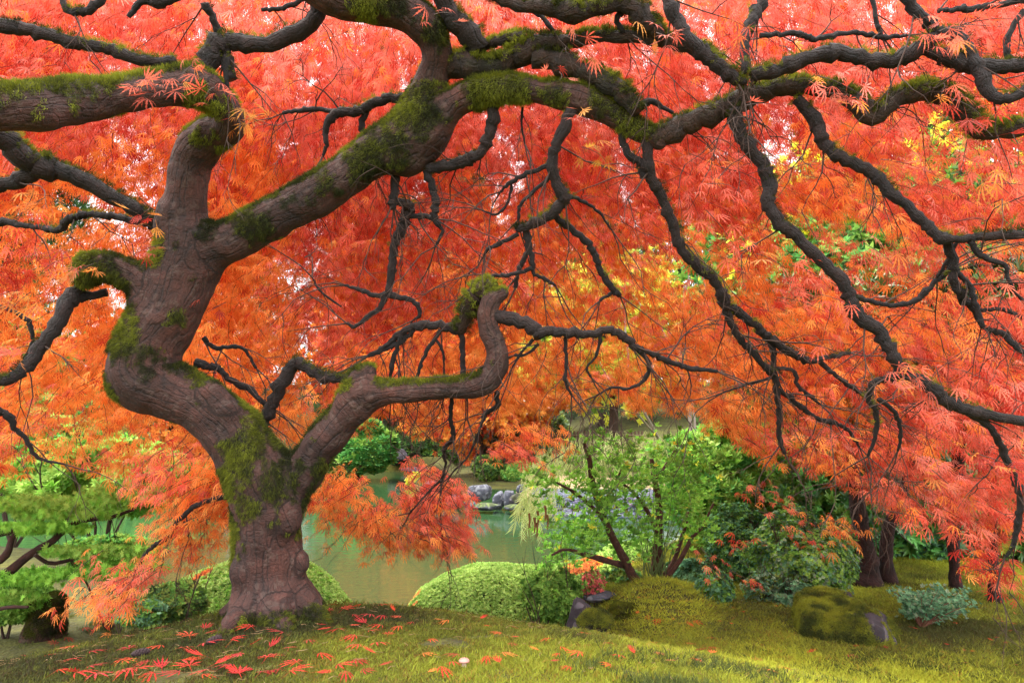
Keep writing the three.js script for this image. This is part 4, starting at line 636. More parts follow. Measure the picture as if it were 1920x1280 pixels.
// clipped azaleas along the near shore
function mound(label, px, py, d, [w, h, dz], n, kinds, seed, opt = {}) {
  const s = d / F, c = at(px, py, d), o = thing('azalea_mound', label, 'shrub', onLand(c.x, c.z), 'clipped azaleas by the pond');
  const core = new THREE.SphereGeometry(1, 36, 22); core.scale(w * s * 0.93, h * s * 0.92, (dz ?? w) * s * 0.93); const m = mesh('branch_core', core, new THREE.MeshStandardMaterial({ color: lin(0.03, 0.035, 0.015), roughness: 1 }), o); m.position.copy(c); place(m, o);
  crown(o, c, [w * s, h * s, (dz ?? w) * s], n, R_azalea, kinds, { shell: 0.1, lump: 0.05, size: opt.size ?? 0.72, seed, cut: -1, bottom: -0.45, ...opt }); return o;
}
mound('bright green clipped azalea behind the foot of the maple trunk', 475, 1175, 4.2, [185, 128, 150], 38000, ['lime', 'lime', 'green'], 201, { tint: (p, r) => (fbm(p.x * 5, p.y * 5, p.z * 5, 2) > 0.38 ? 'rust' : r() < 0.75 ? 'apple' : 'spring') });
mound('large pale green clipped azalea left of the leaning slab', 935, 1170, 5.6, [180, 108, 150], 42000, ['lime', 'olive'], 202, { tint: (p, r) => (p.x < -0.75 && fbm(p.x * 4, 1, p.z * 4, 2) > 0.2 && r() < 0.7 ? 'rust' : r() < 0.7 ? 'apple' : 'lime') });
mound('clipped azalea with orange and rose patches behind the mossy rise', 1130, 1130, 6.6, [150, 78, 130], 26000, ['lime', 'gold'], 203, { tint: (p, r) => (fbm(p.x * 3 + 3, p.y * 3, p.z * 3, 2) > 0.1 ? (r() < 0.8 ? 'rust' : 'gold') : r() < 0.6 ? 'apple' : 'lime') });
mound('tall pale clipped azalea behind the many stemmed shrub', 1200, 1090, 8.0, [110, 72, 100], 20000, ['apple', 'lime', 'apple'], 204);
bush('azalea_shrub', 'small azalea with rose pink leaves in front of the orange patched azalea', 'shrub', 1112, 1100, 5.0, [20, 27, 18], { n: 420, geo: R_azalea, kinds: ['rose', 'rose', 'olive'], size: 0.9, seed: 211, stems: 4, stemR: 0.006, cut: -0.2 });
bush('azalea_shrub', 'loose green azalea hanging over the hollow beside the slab', 'shrub', 1035, 1120, 4.9, [58, 46, 40], { n: 1500, geo: R_azalea, kinds: ['green', 'lime', 'green'], size: 1.25, seed: 212, stems: 6, stemR: 0.008, cut: -0.05 });
bush('azalea_shrub', 'green azalea between the pink leaves and the mossy rise', 'shrub', 1165, 1105, 5.8, [45, 36, 36], { n: 1000, geo: R_azalea, kinds: ['green', 'olive', 'teal'], size: 1.3, seed: 213, stems: 4, stemR: 0.007 });
bush('azalea_shrub', 'low dark azalea beside the bright clipped mound left of the trunk', 'shrub', 330, 1130, 3.4, [46, 30, 40], { n: 1300, geo: R_azalea, kinds: ['green', 'dark', 'olive'], size: 1.1, seed: 214, stems: 3, stemR: 0.006 });
{ // iris leaves in the hollow
  for (let i = 0; i < 2; i++) { const p = gnd(1062 + i * 26, 1176), r = rng(300 + i), gs = []; for (let k = 0; k < 9; k++) { const g = strip(bladeLeaf(0.2 + 0.1 * r(), 0.016, 0.3, 0.3)); g.rotateX(Math.PI); g.rotateX((r() - 0.5) * 0.5); g.rotateY(r() * 6.28); g.translate((r() - 0.5) * 0.06, 0, (r() - 0.5) * 0.06); gs.push(g); } const o = thing('iris_plant', i ? 'right clump of upright grey green iris blades in the hollow' : 'left clump of upright grey green iris blades in the hollow', 'plant', p); const c = new THREE.MeshStandardMaterial({ color: lin(0.15, 0.24, 0.1), roughness: 0.6, side: THREE.DoubleSide }); gs.forEach((g) => mesh('leaf', g, c, o)); }
}
// the many stemmed green shrub on its mossy rise
{
  const base = onLand(1.08, -5.15), o = thing('many_stemmed_shrub', 'airy bright green many stemmed shrub on a mossy rise by the water', 'shrub', base);
  const st = [['1215,1105,22 1190,1085,14 1172,1050,12 1150,1010,10 1125,950,9 1110,900,8 1105,860,7 1095,830,5', 5.5, 5.3], ['1172,1060,9 1140,1052,8 1100,1040,7 1060,1030,4 1035,1040,3', 5.5, 5.1], ['1225,1105,20 1232,1060,17 1234,1010,13 1236,950,10 1228,900,8 1222,860,6', 5.6, 5.7], ['1238,1090,9 1262,1055,7 1278,1010,6 1292,960,5', 5.6, 5.8], ['1240,1095,9 1275,1050,7 1300,1005,6 1318,985,4 1340,940,3', 5.5, 5.5], ['1232,1000,7 1215,960,6 1190,925,4 1160,900,3', 5.6, 5.5], ['1140,990,6 1120,960,5 1080,925,5 1045,905,3', 5.4, 5.2], ['1125,950,5 1150,915,4 1165,880,3', 5.4, 5.4], ['1228,900,5 1250,870,4 1268,840,3', 5.7, 5.7]];
  for (const [t, a, b] of st) { const c = smooth(chain(t, a, b).map((q) => ({ p: q.p, r: q.r * 0.68 })), 0.04); place(mesh('stem', tube(c, { sides: 8, gnarl: 0.2, uvScale: 0.2 }), new THREE.MeshStandardMaterial({ map: barkColor, color: lin(0.75, 0.82, 0.85), roughness: 0.95 }), o), o); }
  const shoots = new Rods(), r = rng(333); for (let i = 0; i < 26; i++) { const x = 1200 + 55 * r(), p = at(x, 1100, 5.5), q = at(x + (r() - 0.5) * 130, 900 + 140 * r(), 5.3 + 0.5 * r()); shoots.add([p, p.clone().lerp(q, 0.5).add(V((r() - 0.5) * 0.06, 0, 0)), q], 0.005, 0.002, 4); }
  const sh = mesh('shoots', shoots.geometry(), new THREE.MeshStandardMaterial({ color: lin(0.12, 0.16, 0.05), roughness: 0.8 }), o); sh.userData.kind = 'stuff'; place(sh, o);
  const C = new Copies();
  for (const [x, y, a, b, n] of [[1110, 880, 95, 60, 300], [1090, 950, 90, 60, 270], [1150, 1000, 100, 50, 240], [1200, 880, 90, 70, 250], [1260, 930, 80, 80, 270], [1290, 870, 90, 60, 220], [1060, 1030, 45, 55, 150], [1035, 1090, 30, 40, 100], [1280, 1000, 60, 30, 60], [1010, 890, 30, 40, 50], [1200, 1020, 40, 30, 30]])
    for (let i = 0; i < n * 1.9; i++) { const p = at(x + (r() + r() - 1) * a * 1.2, y + (r() + r() - 1) * b * 1.2, 5.5 + (r() - 0.5) * 1.3); if (fbm(p.x * 5, p.y * 5, p.z * 5, 2) < -0.02) continue; const nrm = V((r() - 0.5) * 1.4, 0.8, (r() - 0.5) * 1.4 + 0.3).normalize(); C.add(p, new THREE.Quaternion().setFromUnitVectors(V(0, 0, 1), nrm), 0.5 + 0.42 * r(), pick(r() < 0.02 ? 'yellow' : r() < 0.65 ? 'spring' : 'green', r)); }
  C.build('foliage', R_pieris, greenMat, o);
  const seeds = new Rods(); for (const [x, y] of [[992, 962], [1002, 970], [1008, 958], [1022, 948], [1026, 965], [1006, 980]]) { const p = at(x, y, 5.2); seeds.add([p, p.clone().add(V(0.006, -0.05, 0)), p.clone().add(V(0, -0.11, 0.004))], 0.011, 0.006, 6); } place(mesh('seed_tassels', seeds.geometry(), new THREE.MeshStandardMaterial({ color: lin(0.2, 0.09, 0.035), roughness: 1 }), o), o);
}
{ const p = gnd(1172, 1146), o = thing('root_mound', 'dark bristly clump of moss at the foot of the many stemmed shrub', 'moss clump', p); const g = rockGeo(0.10, 0.05, 0.09, 71, { rough: 0.6, cuts: 0 }); mesh('soil', g, new THREE.MeshStandardMaterial({ color: lin(0.06, 0.045, 0.025), roughness: 1 }), o); mossOn(g, 14000, () => 1, tuft(14, 0.014, 0.02, 0.0014, 77, 1.4), o, V(0, 0, 0), 0.6, 78); }
// weeping pale shrub over the far shore
{
  const c = at(1090, 900, 9.5), base = onLand(2.6, -8.8), o = thing('weeping_shrub', 'weeping shrub with pale yellow narrow leaves behind the many stemmed shrub', 'shrub', base), C = new Copies(), r = rng(410);
  for (const [x, y, a, b, n] of [[1150, 822, 100, 18, 60], [1190, 850, 80, 20, 34], [1020, 890, 36, 45, 46], [1000, 935, 26, 26, 34], [1060, 850, 50, 24, 30]]) for (let i = 0; i < n; i++) { const p = at(x + (r() - 0.5) * 2 * a, y + (r() - 0.5) * 2 * b, 7.2 + (r() - 0.5) * 1.2), ax = V((r() - 0.5) * 0.9 - 0.2, -1, (r() - 0.5) * 0.9).normalize(); C.add(p, frame(ax, V(r() - 0.5, 0.4, r() - 0.5)), 0.6 + 0.6 * r(), pick('pale', r)); }
  C.build('foliage', R_weep, greenMat, o); stems(o, base, 3, 2.2, 0.5, 0.03, greyTwig, 411, { toward: V(-0.4, 0, 0.2) });
}
// shrubs of the right hand lawn
bush('variegated_shrub', 'round bushy shrub with small cream edged leaves behind the boulder', 'shrub', 1500, 1050, 5.3, [88, 84, 80], { n: 15000, geo: R_box, kinds: ['teal', 'grey', 'lime', 'green', 'lime'], size: 0.72, seed: 501, stems: 7, stemR: 0.014, shell: 0.8, lump: 0.3, cut: -0.12 });
bush('evergreen_shrub', 'dark green dense shrub left of the cream edged round shrub', 'shrub', 1395, 1030, 6.0, [70, 80, 70], { n: 9000, geo: R_box, kinds: ['green', 'dark', 'teal'], size: 0.8, seed: 502, stems: 5, stemR: 0.014, shell: 0.8, lump: 0.3, cut: -0.1 });
bush('small_shrub', 'small upright shrub with dark stems standing alone on the lawn', 'shrub', 1343, 1105, 4.9, [36, 36, 30], { n: 1700, geo: R_box, kinds: ['teal', 'green'], size: 0.7, seed: 503, stems: 8, stemR: 0.006, spread: 0.5, shell: 0.9, cut: -0.05 });
bush('small_shrub', 'low teal shrub in front of the cream edged round shrub', 'shrub', 1490, 1122, 5.0, [40, 34, 30], { n: 2000, geo: R_box, kinds: ['teal', 'grey', 'teal'], size: 0.7, seed: 504, stems: 6, stemR: 0.006, shell: 0.9, cut: -0.05 });
bush('small_shrub', 'thin grey green shrub between the small upright shrub and the low teal shrub', 'shrub', 1432, 1115, 5.1, [38, 40, 30], { n: 1600, geo: R_box, kinds: ['teal', 'grey', 'olive'], size: 0.7, seed: 505, stems: 8, stemR: 0.006, shell: 0.9, cut: 0 });
bush('ground_shrub', 'blue green low shrub under the right side of the many stemmed shrub', 'shrub', 1300, 1082, 6.0, [48, 30, 40], { n: 1900, geo: R_box, kinds: ['teal', 'dark', 'teal'], size: 1.3, seed: 506, stems: 3, stemR: 0.008 });
{ // sprawling shrub right of the boulder
  const base = gnd(1728, 1178), o = thing('sprawling_shrub', 'sprawling low shrub with small blue green leaves right of the boulder', 'shrub', base), r = rng(520), C = new Copies(), d = -base.z;
  for (let i = 0; i < 34; i++) { const q = at(1660 + 170 * r() + (r() < 0.15 ? 40 : 0), 1100 + 62 * Math.abs(r() - 0.1), d + (r() - 0.5) * 0.7), mid = base.clone().lerp(q, 0.55).add(V((r() - 0.5) * 0.06, 0.03, (r() - 0.5) * 0.06)), R = new Rods(); const c = new THREE.CatmullRomCurve3([base, mid, q]), pts = c.getPoints(8); R.add(pts, 0.004, 0.0012, 4); place(mesh('stem', R.geometry(), new THREE.MeshStandardMaterial({ color: lin(0.2, 0.08, 0.05), roughness: 0.9 }), o), o);
    for (let k = 0; k < 44; k++) { const p = c.getPoint(0.25 + 0.75 * r()).add(V((r() - 0.5) * 0.07, (r() - 0.5) * 0.06, (r() - 0.5) * 0.07)); C.add(p, new THREE.Quaternion().setFromUnitVectors(V(0, 0, 1), V(r() - 0.5, 0.7, r() - 0.3).normalize()), 0.5 + 0.5 * r(), pick(r() < 0.8 ? 'teal' : 'grey', r)); } }
  C.build('foliage', R_box, greenMat, o);
}
bush('rhododendron', 'big rhododendron with whorled leaves behind the many stemmed shrub', 'shrub', 1390, 905, 7.4, [135, 110, 110], { n: 4200, geo: R_rhodo, kinds: ['emerald', 'lime', 'spring', 'apple'], size: 0.66, seed: 601, stems: 5, stemR: 0.04, mat: greenMat, shell: 0.75, lump: 0.3, cut: -0.1, group: 'rhododendrons' });
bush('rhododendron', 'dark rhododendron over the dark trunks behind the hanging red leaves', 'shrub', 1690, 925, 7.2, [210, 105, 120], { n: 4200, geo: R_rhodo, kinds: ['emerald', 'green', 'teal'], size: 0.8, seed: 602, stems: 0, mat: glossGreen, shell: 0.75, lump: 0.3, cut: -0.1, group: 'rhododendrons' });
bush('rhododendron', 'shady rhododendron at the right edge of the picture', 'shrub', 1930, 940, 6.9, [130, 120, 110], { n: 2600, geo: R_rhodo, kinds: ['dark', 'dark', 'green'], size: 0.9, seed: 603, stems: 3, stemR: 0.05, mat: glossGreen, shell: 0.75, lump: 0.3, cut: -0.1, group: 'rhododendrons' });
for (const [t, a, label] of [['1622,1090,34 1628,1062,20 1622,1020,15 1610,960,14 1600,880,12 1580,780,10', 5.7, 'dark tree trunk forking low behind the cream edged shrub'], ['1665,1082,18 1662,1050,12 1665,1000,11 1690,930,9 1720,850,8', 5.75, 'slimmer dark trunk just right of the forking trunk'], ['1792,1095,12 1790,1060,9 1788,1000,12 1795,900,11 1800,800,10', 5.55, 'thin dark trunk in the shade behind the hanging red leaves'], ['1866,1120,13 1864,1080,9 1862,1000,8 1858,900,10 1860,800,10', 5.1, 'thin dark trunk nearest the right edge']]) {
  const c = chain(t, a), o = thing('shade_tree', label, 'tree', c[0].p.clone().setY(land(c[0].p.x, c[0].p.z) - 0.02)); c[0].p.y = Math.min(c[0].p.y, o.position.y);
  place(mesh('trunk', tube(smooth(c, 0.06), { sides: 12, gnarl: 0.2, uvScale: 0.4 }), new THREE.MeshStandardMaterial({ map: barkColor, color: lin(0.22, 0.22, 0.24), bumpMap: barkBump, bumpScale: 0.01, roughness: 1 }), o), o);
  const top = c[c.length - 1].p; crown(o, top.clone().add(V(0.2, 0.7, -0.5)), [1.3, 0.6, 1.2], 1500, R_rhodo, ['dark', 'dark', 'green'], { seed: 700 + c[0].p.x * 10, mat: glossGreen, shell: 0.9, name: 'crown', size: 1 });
}
// the left bank
{
  const base = gnd(-30, 1120), o = thing('spreading_maple', 'low green lace leaved tree with dark twisting boughs at the left edge', 'tree', base);
  for (const [t, a, b] of [['-60,1130,16 -20,1098,15 30,1060,13 60,1036,11 95,1016,10 120,992,9 150,976,7 205,970,6 250,955,4', 4.2, 4.6], ['-40,1010,9 0,1000,9 55,986,8 90,965,6 125,955,4', 4.3, 4.5], ['-50,1060,12 0,1050,11 16,1030,9 22,1008,7 40,985,5', 4.2, 4.4], ['65,1040,5 92,1056,5 130,1050,5 170,1036,3', 4.3, 4.5], ['120,992,6 130,960,4 160,940,3', 4.4, 4.5], ['-20,1145,6 20,1138,5 52,1138,4', 4.0, 4.0]]) place(mesh('bough', tube(smooth(chain(t, a, b).map((q) => ({ p: q.p, r: q.r * 0.68 })), 0.05), { sides: 8, gnarl: 0.3, uvScale: 0.25 }), new THREE.MeshStandardMaterial({ map: barkColor, color: lin(0.36, 0.37, 0.4), roughness: 1 }), o), o);
  const C = new Copies(), r = rng(810); for (const [x, y, a, b, n, k] of [[60, 945, 120, 14, 700, 'lime'], [190, 1035, 100, 10, 800, 'lime'], [70, 990, 90, 10, 500, 'spring'], [40, 1085, 70, 10, 500, 'spring'], [230, 925, 80, 14, 420, 'lime'], [140, 1075, 90, 9, 420, 'spring'], [20, 1120, 60, 10, 300, 'lime'], [330, 915, 50, 16, 260, 'lime'], [120, 965, 90, 8, 350, 'lime'], [230, 1065, 70, 8, 350, 'spring']]) for (let i = 0; i < n; i++) { const p = at(x + (r() + r() - 1) * a * 1.2, y + (r() + r() - 1) * b * 1.2, 4.6 + (r() - 0.5) * 1.0); C.add(p, frame(V((r() - 0.5) * 1.5, -0.5, (r() - 0.5) * 1.5).normalize(), V((r() - 0.5) * 0.8, 1, (r() - 0.5) * 0.8)), 0.42 + 0.35 * r(), pick(r() < 0.75 ? k : 'spring', r)); }
  C.build('foliage', R_lace, greenMat, o);
}
{ // mossy stump on the left
  const base = gnd(82, 1196), d = -base.z, s = d / F, o = thing('mossy_stump', 'dark mossy stump standing at the lower left', 'stump', base), g = tube([0, 0.25, 0.6, 0.9, 1, 1.02].map((t, i) => ({ p: base.clone().add(V(-4 * s + 3 * s * t, -0.05 + t * 86 * s, 0)), r: [38, 34, 29, 28, 24, 8][i] * s })), { sides: 20, gnarl: 0.3, uvScale: 0.3 });
  place(mesh('trunk', g, new THREE.MeshStandardMaterial({ map: barkColor, color: lin(0.45, 0.5, 0.42), bumpMap: barkBump, bumpScale: 0.012, roughness: 1 }), o), o); mossOn(g, 9000, (p, n) => smoothstep(fbm(p.x * 9, p.y * 9, p.z * 9, 2) + n.y * 0.6, -0.15, 0.2), rockTuft, o, V(0, 0, 0), 0.35, 812, false);
}
bush('azalea_shrub', 'bright green azalea on the left bank above the orange hanging leaves', 'shrub', 215, 1040, 5.4, [80, 34, 60], { n: 5200, geo: R_azalea, kinds: ['emerald', 'lime', 'green'], size: 1.2, seed: 820, stems: 4, stemR: 0.01, shell: 0.35 });
bush('azalea_shrub', 'pale green azalea low at the left edge', 'shrub', 15, 1130, 5.0, [70, 36, 50], { n: 3200, geo: R_azalea, kinds: ['lime', 'green'], size: 1.2, seed: 821, stems: 3, stemR: 0.01, shell: 0.35 });
bush('ground_shrub', 'teal ground plant beside the orange leaves at the mound edge', 'shrub', 262, 1150, 3.2, [40, 18, 30], { n: 900, geo: R_box, kinds: ['teal', 'green'], size: 0.9, seed: 822, stems: 2, stemR: 0.005 });
{ const p = gnd(408, 1120), o = thing('fern', 'yellowing fern at the left foot of the maple trunk', 'fern', p); const r = rng(830); for (let i = 0; i < 5; i++) { const gs = [], a = -0.9 + i * 0.5, len = 0.14 + 0.06 * r(); for (let k = 0; k < 9; k++) for (const sd of [-1, 1]) { const t = (k + 1) / 10, g = strip(bladeLeaf(0.035 * (1 - t * 0.7), 0.009)); g.rotateZ(sd * 1.25); g.translate(0, -t * len, -0.4 * len * t * t); gs.push(g); } const g = mergeGeometries(gs); g.rotateX(Math.PI - 0.6); g.rotateY(a * 1.6); mesh('frond', g, leafMat(0.42, 0.4, 0.06, 0.3), o); } }
bush('lime_shrub', 'airy lime green shrub on the left bank below the orange leaves', 'shrub', 190, 900, 7.6, [170, 60, 110], { n: 3600, geo: R_pieris, kinds: ['lime', 'spring', 'lime'], size: 1.25, seed: 825, stems: 6, stemR: 0.02, shell: 0.9, cut: -0.05 });
bush('lime_shrub', 'emerald shrub at the left edge above the dark boughs', 'shrub', 40, 840, 9.0, [150, 60, 110], { n: 3400, geo: R_pieris, kinds: ['emerald', 'spring', 'lime'], size: 1.5, seed: 826, stems: 5, stemR: 0.02, shell: 0.9, cut: -0.05 });
// the far bank
bush('clipped_hedge', 'light green clipped hedge beside the sandy path across the pond', 'hedge', 985, 886, 24, [46, 18, 22], { n: 6000, geo: R_small, kinds: ['lime', 'emerald', 'lime'], size: 2.6, seed: 901, stems: 0, shell: 0.15, lump: 0.06 });
bush('round_bush', 'dark green round bush left of the clipped hedge', 'shrub', 912, 876, 24, [26, 22, 22], { n: 2600, geo: R_small, kinds: ['green', 'dark', 'olive'], size: 2.6, seed: 902, stems: 3, stemR: 0.03, shell: 0.3 });
bush('grey_bush', 'grey green rhododendron behind the clipped hedge', 'shrub', 958, 840, 27, [48, 36, 36], { n: 2600, geo: R_rhodo, kinds: ['grey', 'teal', 'grey'], size: 2.0, seed: 903, stems: 3, stemR: 0.05 });
bush('brown_bush', 'dull olive bush right of the grey green rhododendron', 'shrub', 1025, 818, 29, [40, 40, 36], { n: 2200, geo: R_rhodo, kinds: ['olive', 'dark', 'grey'], size: 2.0, seed: 904, stems: 3, stemR: 0.05 });
bush('green_maple', 'bright green maple overhanging the water at the head of the pond', 'tree', 668, 842, 26, [66, 46, 50], { n: 5200, geo: R_big, kinds: ['emerald', 'lime', 'emerald'], size: 1.3, seed: 905, stems: 3, stemR: 0.09, flat: true, lump: 0.35, cut: -0.15 });
bush('yellow_shrub', 'yellow shrub at the waterline behind the red hanging leaves', 'shrub', 785, 905, 24, [22, 16, 20], { n: 700, geo: R_small, kinds: ['yellow', 'gold'], size: 2.6, seed: 906, stems: 2, stemR: 0.03 });
bush('lime_bush', 'lime green bush across the pond at the left', 'shrub', 300, 900, 19, [90, 34, 60], { n: 4200, geo: R_big, kinds: ['lime', 'emerald'], size: 0.8, seed: 907, stems: 3, stemR: 0.05 });
bush('lime_bush', 'emerald bush across the pond behind the orange leaves', 'shrub', 110, 835, 22, [130, 50, 70], { n: 5200, geo: R_big, kinds: ['emerald', 'lime', 'green'], size: 0.9, seed: 908, stems: 3, stemR: 0.05 });
bush('dark_bush', 'dark evergreen bush at the head of the pond', 'shrub', 790, 835, 33, [80, 36, 50], { n: 2600, geo: R_rhodo, kinds: ['dark', 'dark', 'green'], size: 2.4, seed: 909, stems: 2, stemR: 0.06 });
{ // fence on the far bank
  const o = thing('bamboo_fence', 'low brown picket fence on the far bank behind the shrubs', 'fence', onLand(3.2, -27)), m = new THREE.MeshStandardMaterial({ color: lin(0.16, 0.1, 0.07), roughness: 0.9 });
  for (let i = 0; i < 26; i++) { const g = new THREE.CylinderGeometry(0.045, 0.05, 0.95, 7); const k = mesh('picket', g, m, o); k.position.set(-1.6 + i * 0.14, 0.42, 0.1 * Math.sin(i)*0.1); }
  for (const y of [0.25, 0.72]) { const g = new THREE.CylinderGeometry(0.03, 0.03, 3.8, 7); g.rotateZ(Math.PI / 2); const k = mesh('rail', g, m, o); k.position.set(0.15, y, 0.07); }
}
// trees that close the garden behind
function tree(name, label, x, z, h, [rx, ry, rz], n, geo, kinds, seed, { r0 = 0.2, size = 1, mat = greenMat, clear = 0.35, cut = -0.15, lump = 0.35, group } = {}) {
  const b = onLand(x, z), o = thing(name, label, 'tree', b.clone().add(V(0, -0.1, 0)), group), R = new Rods(), r = rng(seed);
  const top = b.clone().add(V((r() - 0.5) * h * 0.1, h * 0.9, (r() - 0.5) * h * 0.1)), mid = b.clone().lerp(top, 0.5).add(V((r() - 0.5) * 0.5, 0, (r() - 0.5) * 0.5)); R.add(new THREE.CatmullRomCurve3([b.clone().add(V(0, -0.2, 0)), mid, top]).getPoints(10), r0, r0 * 0.25, 9);
  for (let i = 0; i < 9; i++) { const s = b.clone().lerp(top, clear + 0.6 * r()), a = r() * 6.28, e = s.clone().add(V(Math.cos(a) * rx * 0.75, ry * 0.35 * r(), Math.sin(a) * rz * 0.75)); R.add([s, s.clone().lerp(e, 0.5).add(V(0, 0.2, 0)), e], r0 * 0.35, r0 * 0.1, 6); }
  place(mesh('trunk', R.geometry(), twigMat, o), o); crown(o, b.clone().add(V(0, h - ry, 0)), [rx, ry, rz], n, geo, kinds, { seed, size, mat, shell: 0.8, lump, cut, name: 'crown' }); return o;
}
G.redleaf = [[0.55, 0.06, 0.03], [0.85, 0.2, 0.06]]; G.orangeleaf = [[0.7, 0.2, 0.04], [0.9, 0.42, 0.07]];
const conifer = (x, z, h, w, label, seed) => { const b = onLand(x, z), o = thing('conifer', label, 'tree', b, 'conifers behind the garden'), R = new Rods(), r = rng(seed), C = new Copies(); R.add([b.clone().add(V(0, -0.3, 0)), b.clone().add(V(0, h * 0.5, 0)), b.clone().add(V(0, h, 0))], 0.3, 0.04, 9); place(mesh('trunk', R.geometry(), twigMat, o), o);
  for (let i = 0; i < 3800; i++) { const t = Math.pow(r(), 0.8), y = h * (0.06 + 0.94 * t), tier = Math.sin(y * 4) * 0.12, a = r() * 6.28, rad = w * (1 - t * 0.95) * (0.35 + 0.65 * Math.sqrt(r())) * (1 + tier + 0.25 * Math.sin(a * 5 + y)), p = b.clone().add(V(Math.cos(a) * rad, y - rad * 0.25, Math.sin(a) * rad)); C.add(p, frame(V(Math.cos(a), -0.35, Math.sin(a)).normalize(), V(0, 1, 0)), (0.8 + 0.8 * r()) * w / 3.6, pick('dark', r)); }
  C.build('crown', R_needle, greenMat, o); };
[[-16, -38, 17, 3.6, 'tall dark conifer behind the left of the pond'], [-9, -44, 19, 4, 'tallest conifer behind the pond head'], [-2, -42, 16, 3.6, 'dark conifer behind the pond head, right of the tallest'], [5, -38, 17, 3.8, 'dark conifer behind the far path'], [12, -34, 16, 3.8, 'dark conifer behind the rhododendrons'], [19, -30, 16, 4, 'dark conifer beyond the yellow tree'], [-24, -30, 16, 4, 'dark conifer at the far left of the pond'], [-20, -18, 13, 3.4, 'near dark conifer at the left edge'], [-20, -48, 27, 6, 'broad fir in the last row behind the left of the pond'], [-11, -54, 30, 6.5, 'broad fir in the last row behind the trunk'], [-4, -50, 27, 6, 'broad fir in the last row behind the mossy arching limb'], [4, -54, 28, 6.5, 'broad fir in the last row behind the hanging branches'], [12, -48, 26, 6, 'broad fir in the last row behind the right branches'], [22, -44, 26, 6.5, 'broad fir in the last row at the right'], [-31, -42, 27, 7, 'broad fir in the last row at the left']].forEach(([x, z, h, w, l], i) => conifer(x, z, h, w, l, 1000 + i));
tree('yellow_tree', 'yellow leaved tree seen through the red leaves at the upper right', 10, -15, 8.6, [4.6, 3.5, 3.4], 5600, R_big, ['yellow', 'gold', 'yellow'], 1101, { size: 1.1 });
tree('yellow_tree', 'yellow green tree far behind the middle of the red leaves', 3.5, -24, 7, [3.4, 2.6, 3], 3000, R_big, ['gold', 'lime', 'gold'], 1102, { size: 1.2 });
tree('green_tree', 'light green tree behind the rhododendrons', 6.2, -13, 6, [2.6, 2.2, 2.2], 3000, R_big, ['lime', 'emerald', 'green'], 1103, { size: 0.9 });
tree('red_maple', 'orange maple on the far bank behind the hanging branch', -1.2, -26, 5.5, [3.2, 2.4, 2.6], 3600, R_big, ['orangeleaf', 'redleaf', 'orangeleaf'], 1104, { size: 0.9 });
tree('red_maple', 'red maple beyond the pond at the left', -13, -26, 6.5, [3.8, 2.8, 3], 3400, R_big, ['redleaf', 'orangeleaf'], 1105, { size: 1.0 });
tree('red_maple', 'orange maple beyond the pond behind the trunk', -6.5, -34, 7.5, [4, 3, 3], 3400, R_big, ['orangeleaf', 'redleaf'], 1106, { size: 1.1 });
tree('green_tree', 'bright green tree across the pond at the far left', -17, -26, 6, [3.4, 2.6, 3], 3200, R_big, ['emerald', 'lime'], 1107, { size: 1.0 });
tree('green_tree', 'dark leafy tree behind the shady rhododendron', 9, -11, 6.5, [2.8, 2.6, 2.4], 2600, R_big, ['dark', 'green'], 1108, { size: 0.9 });

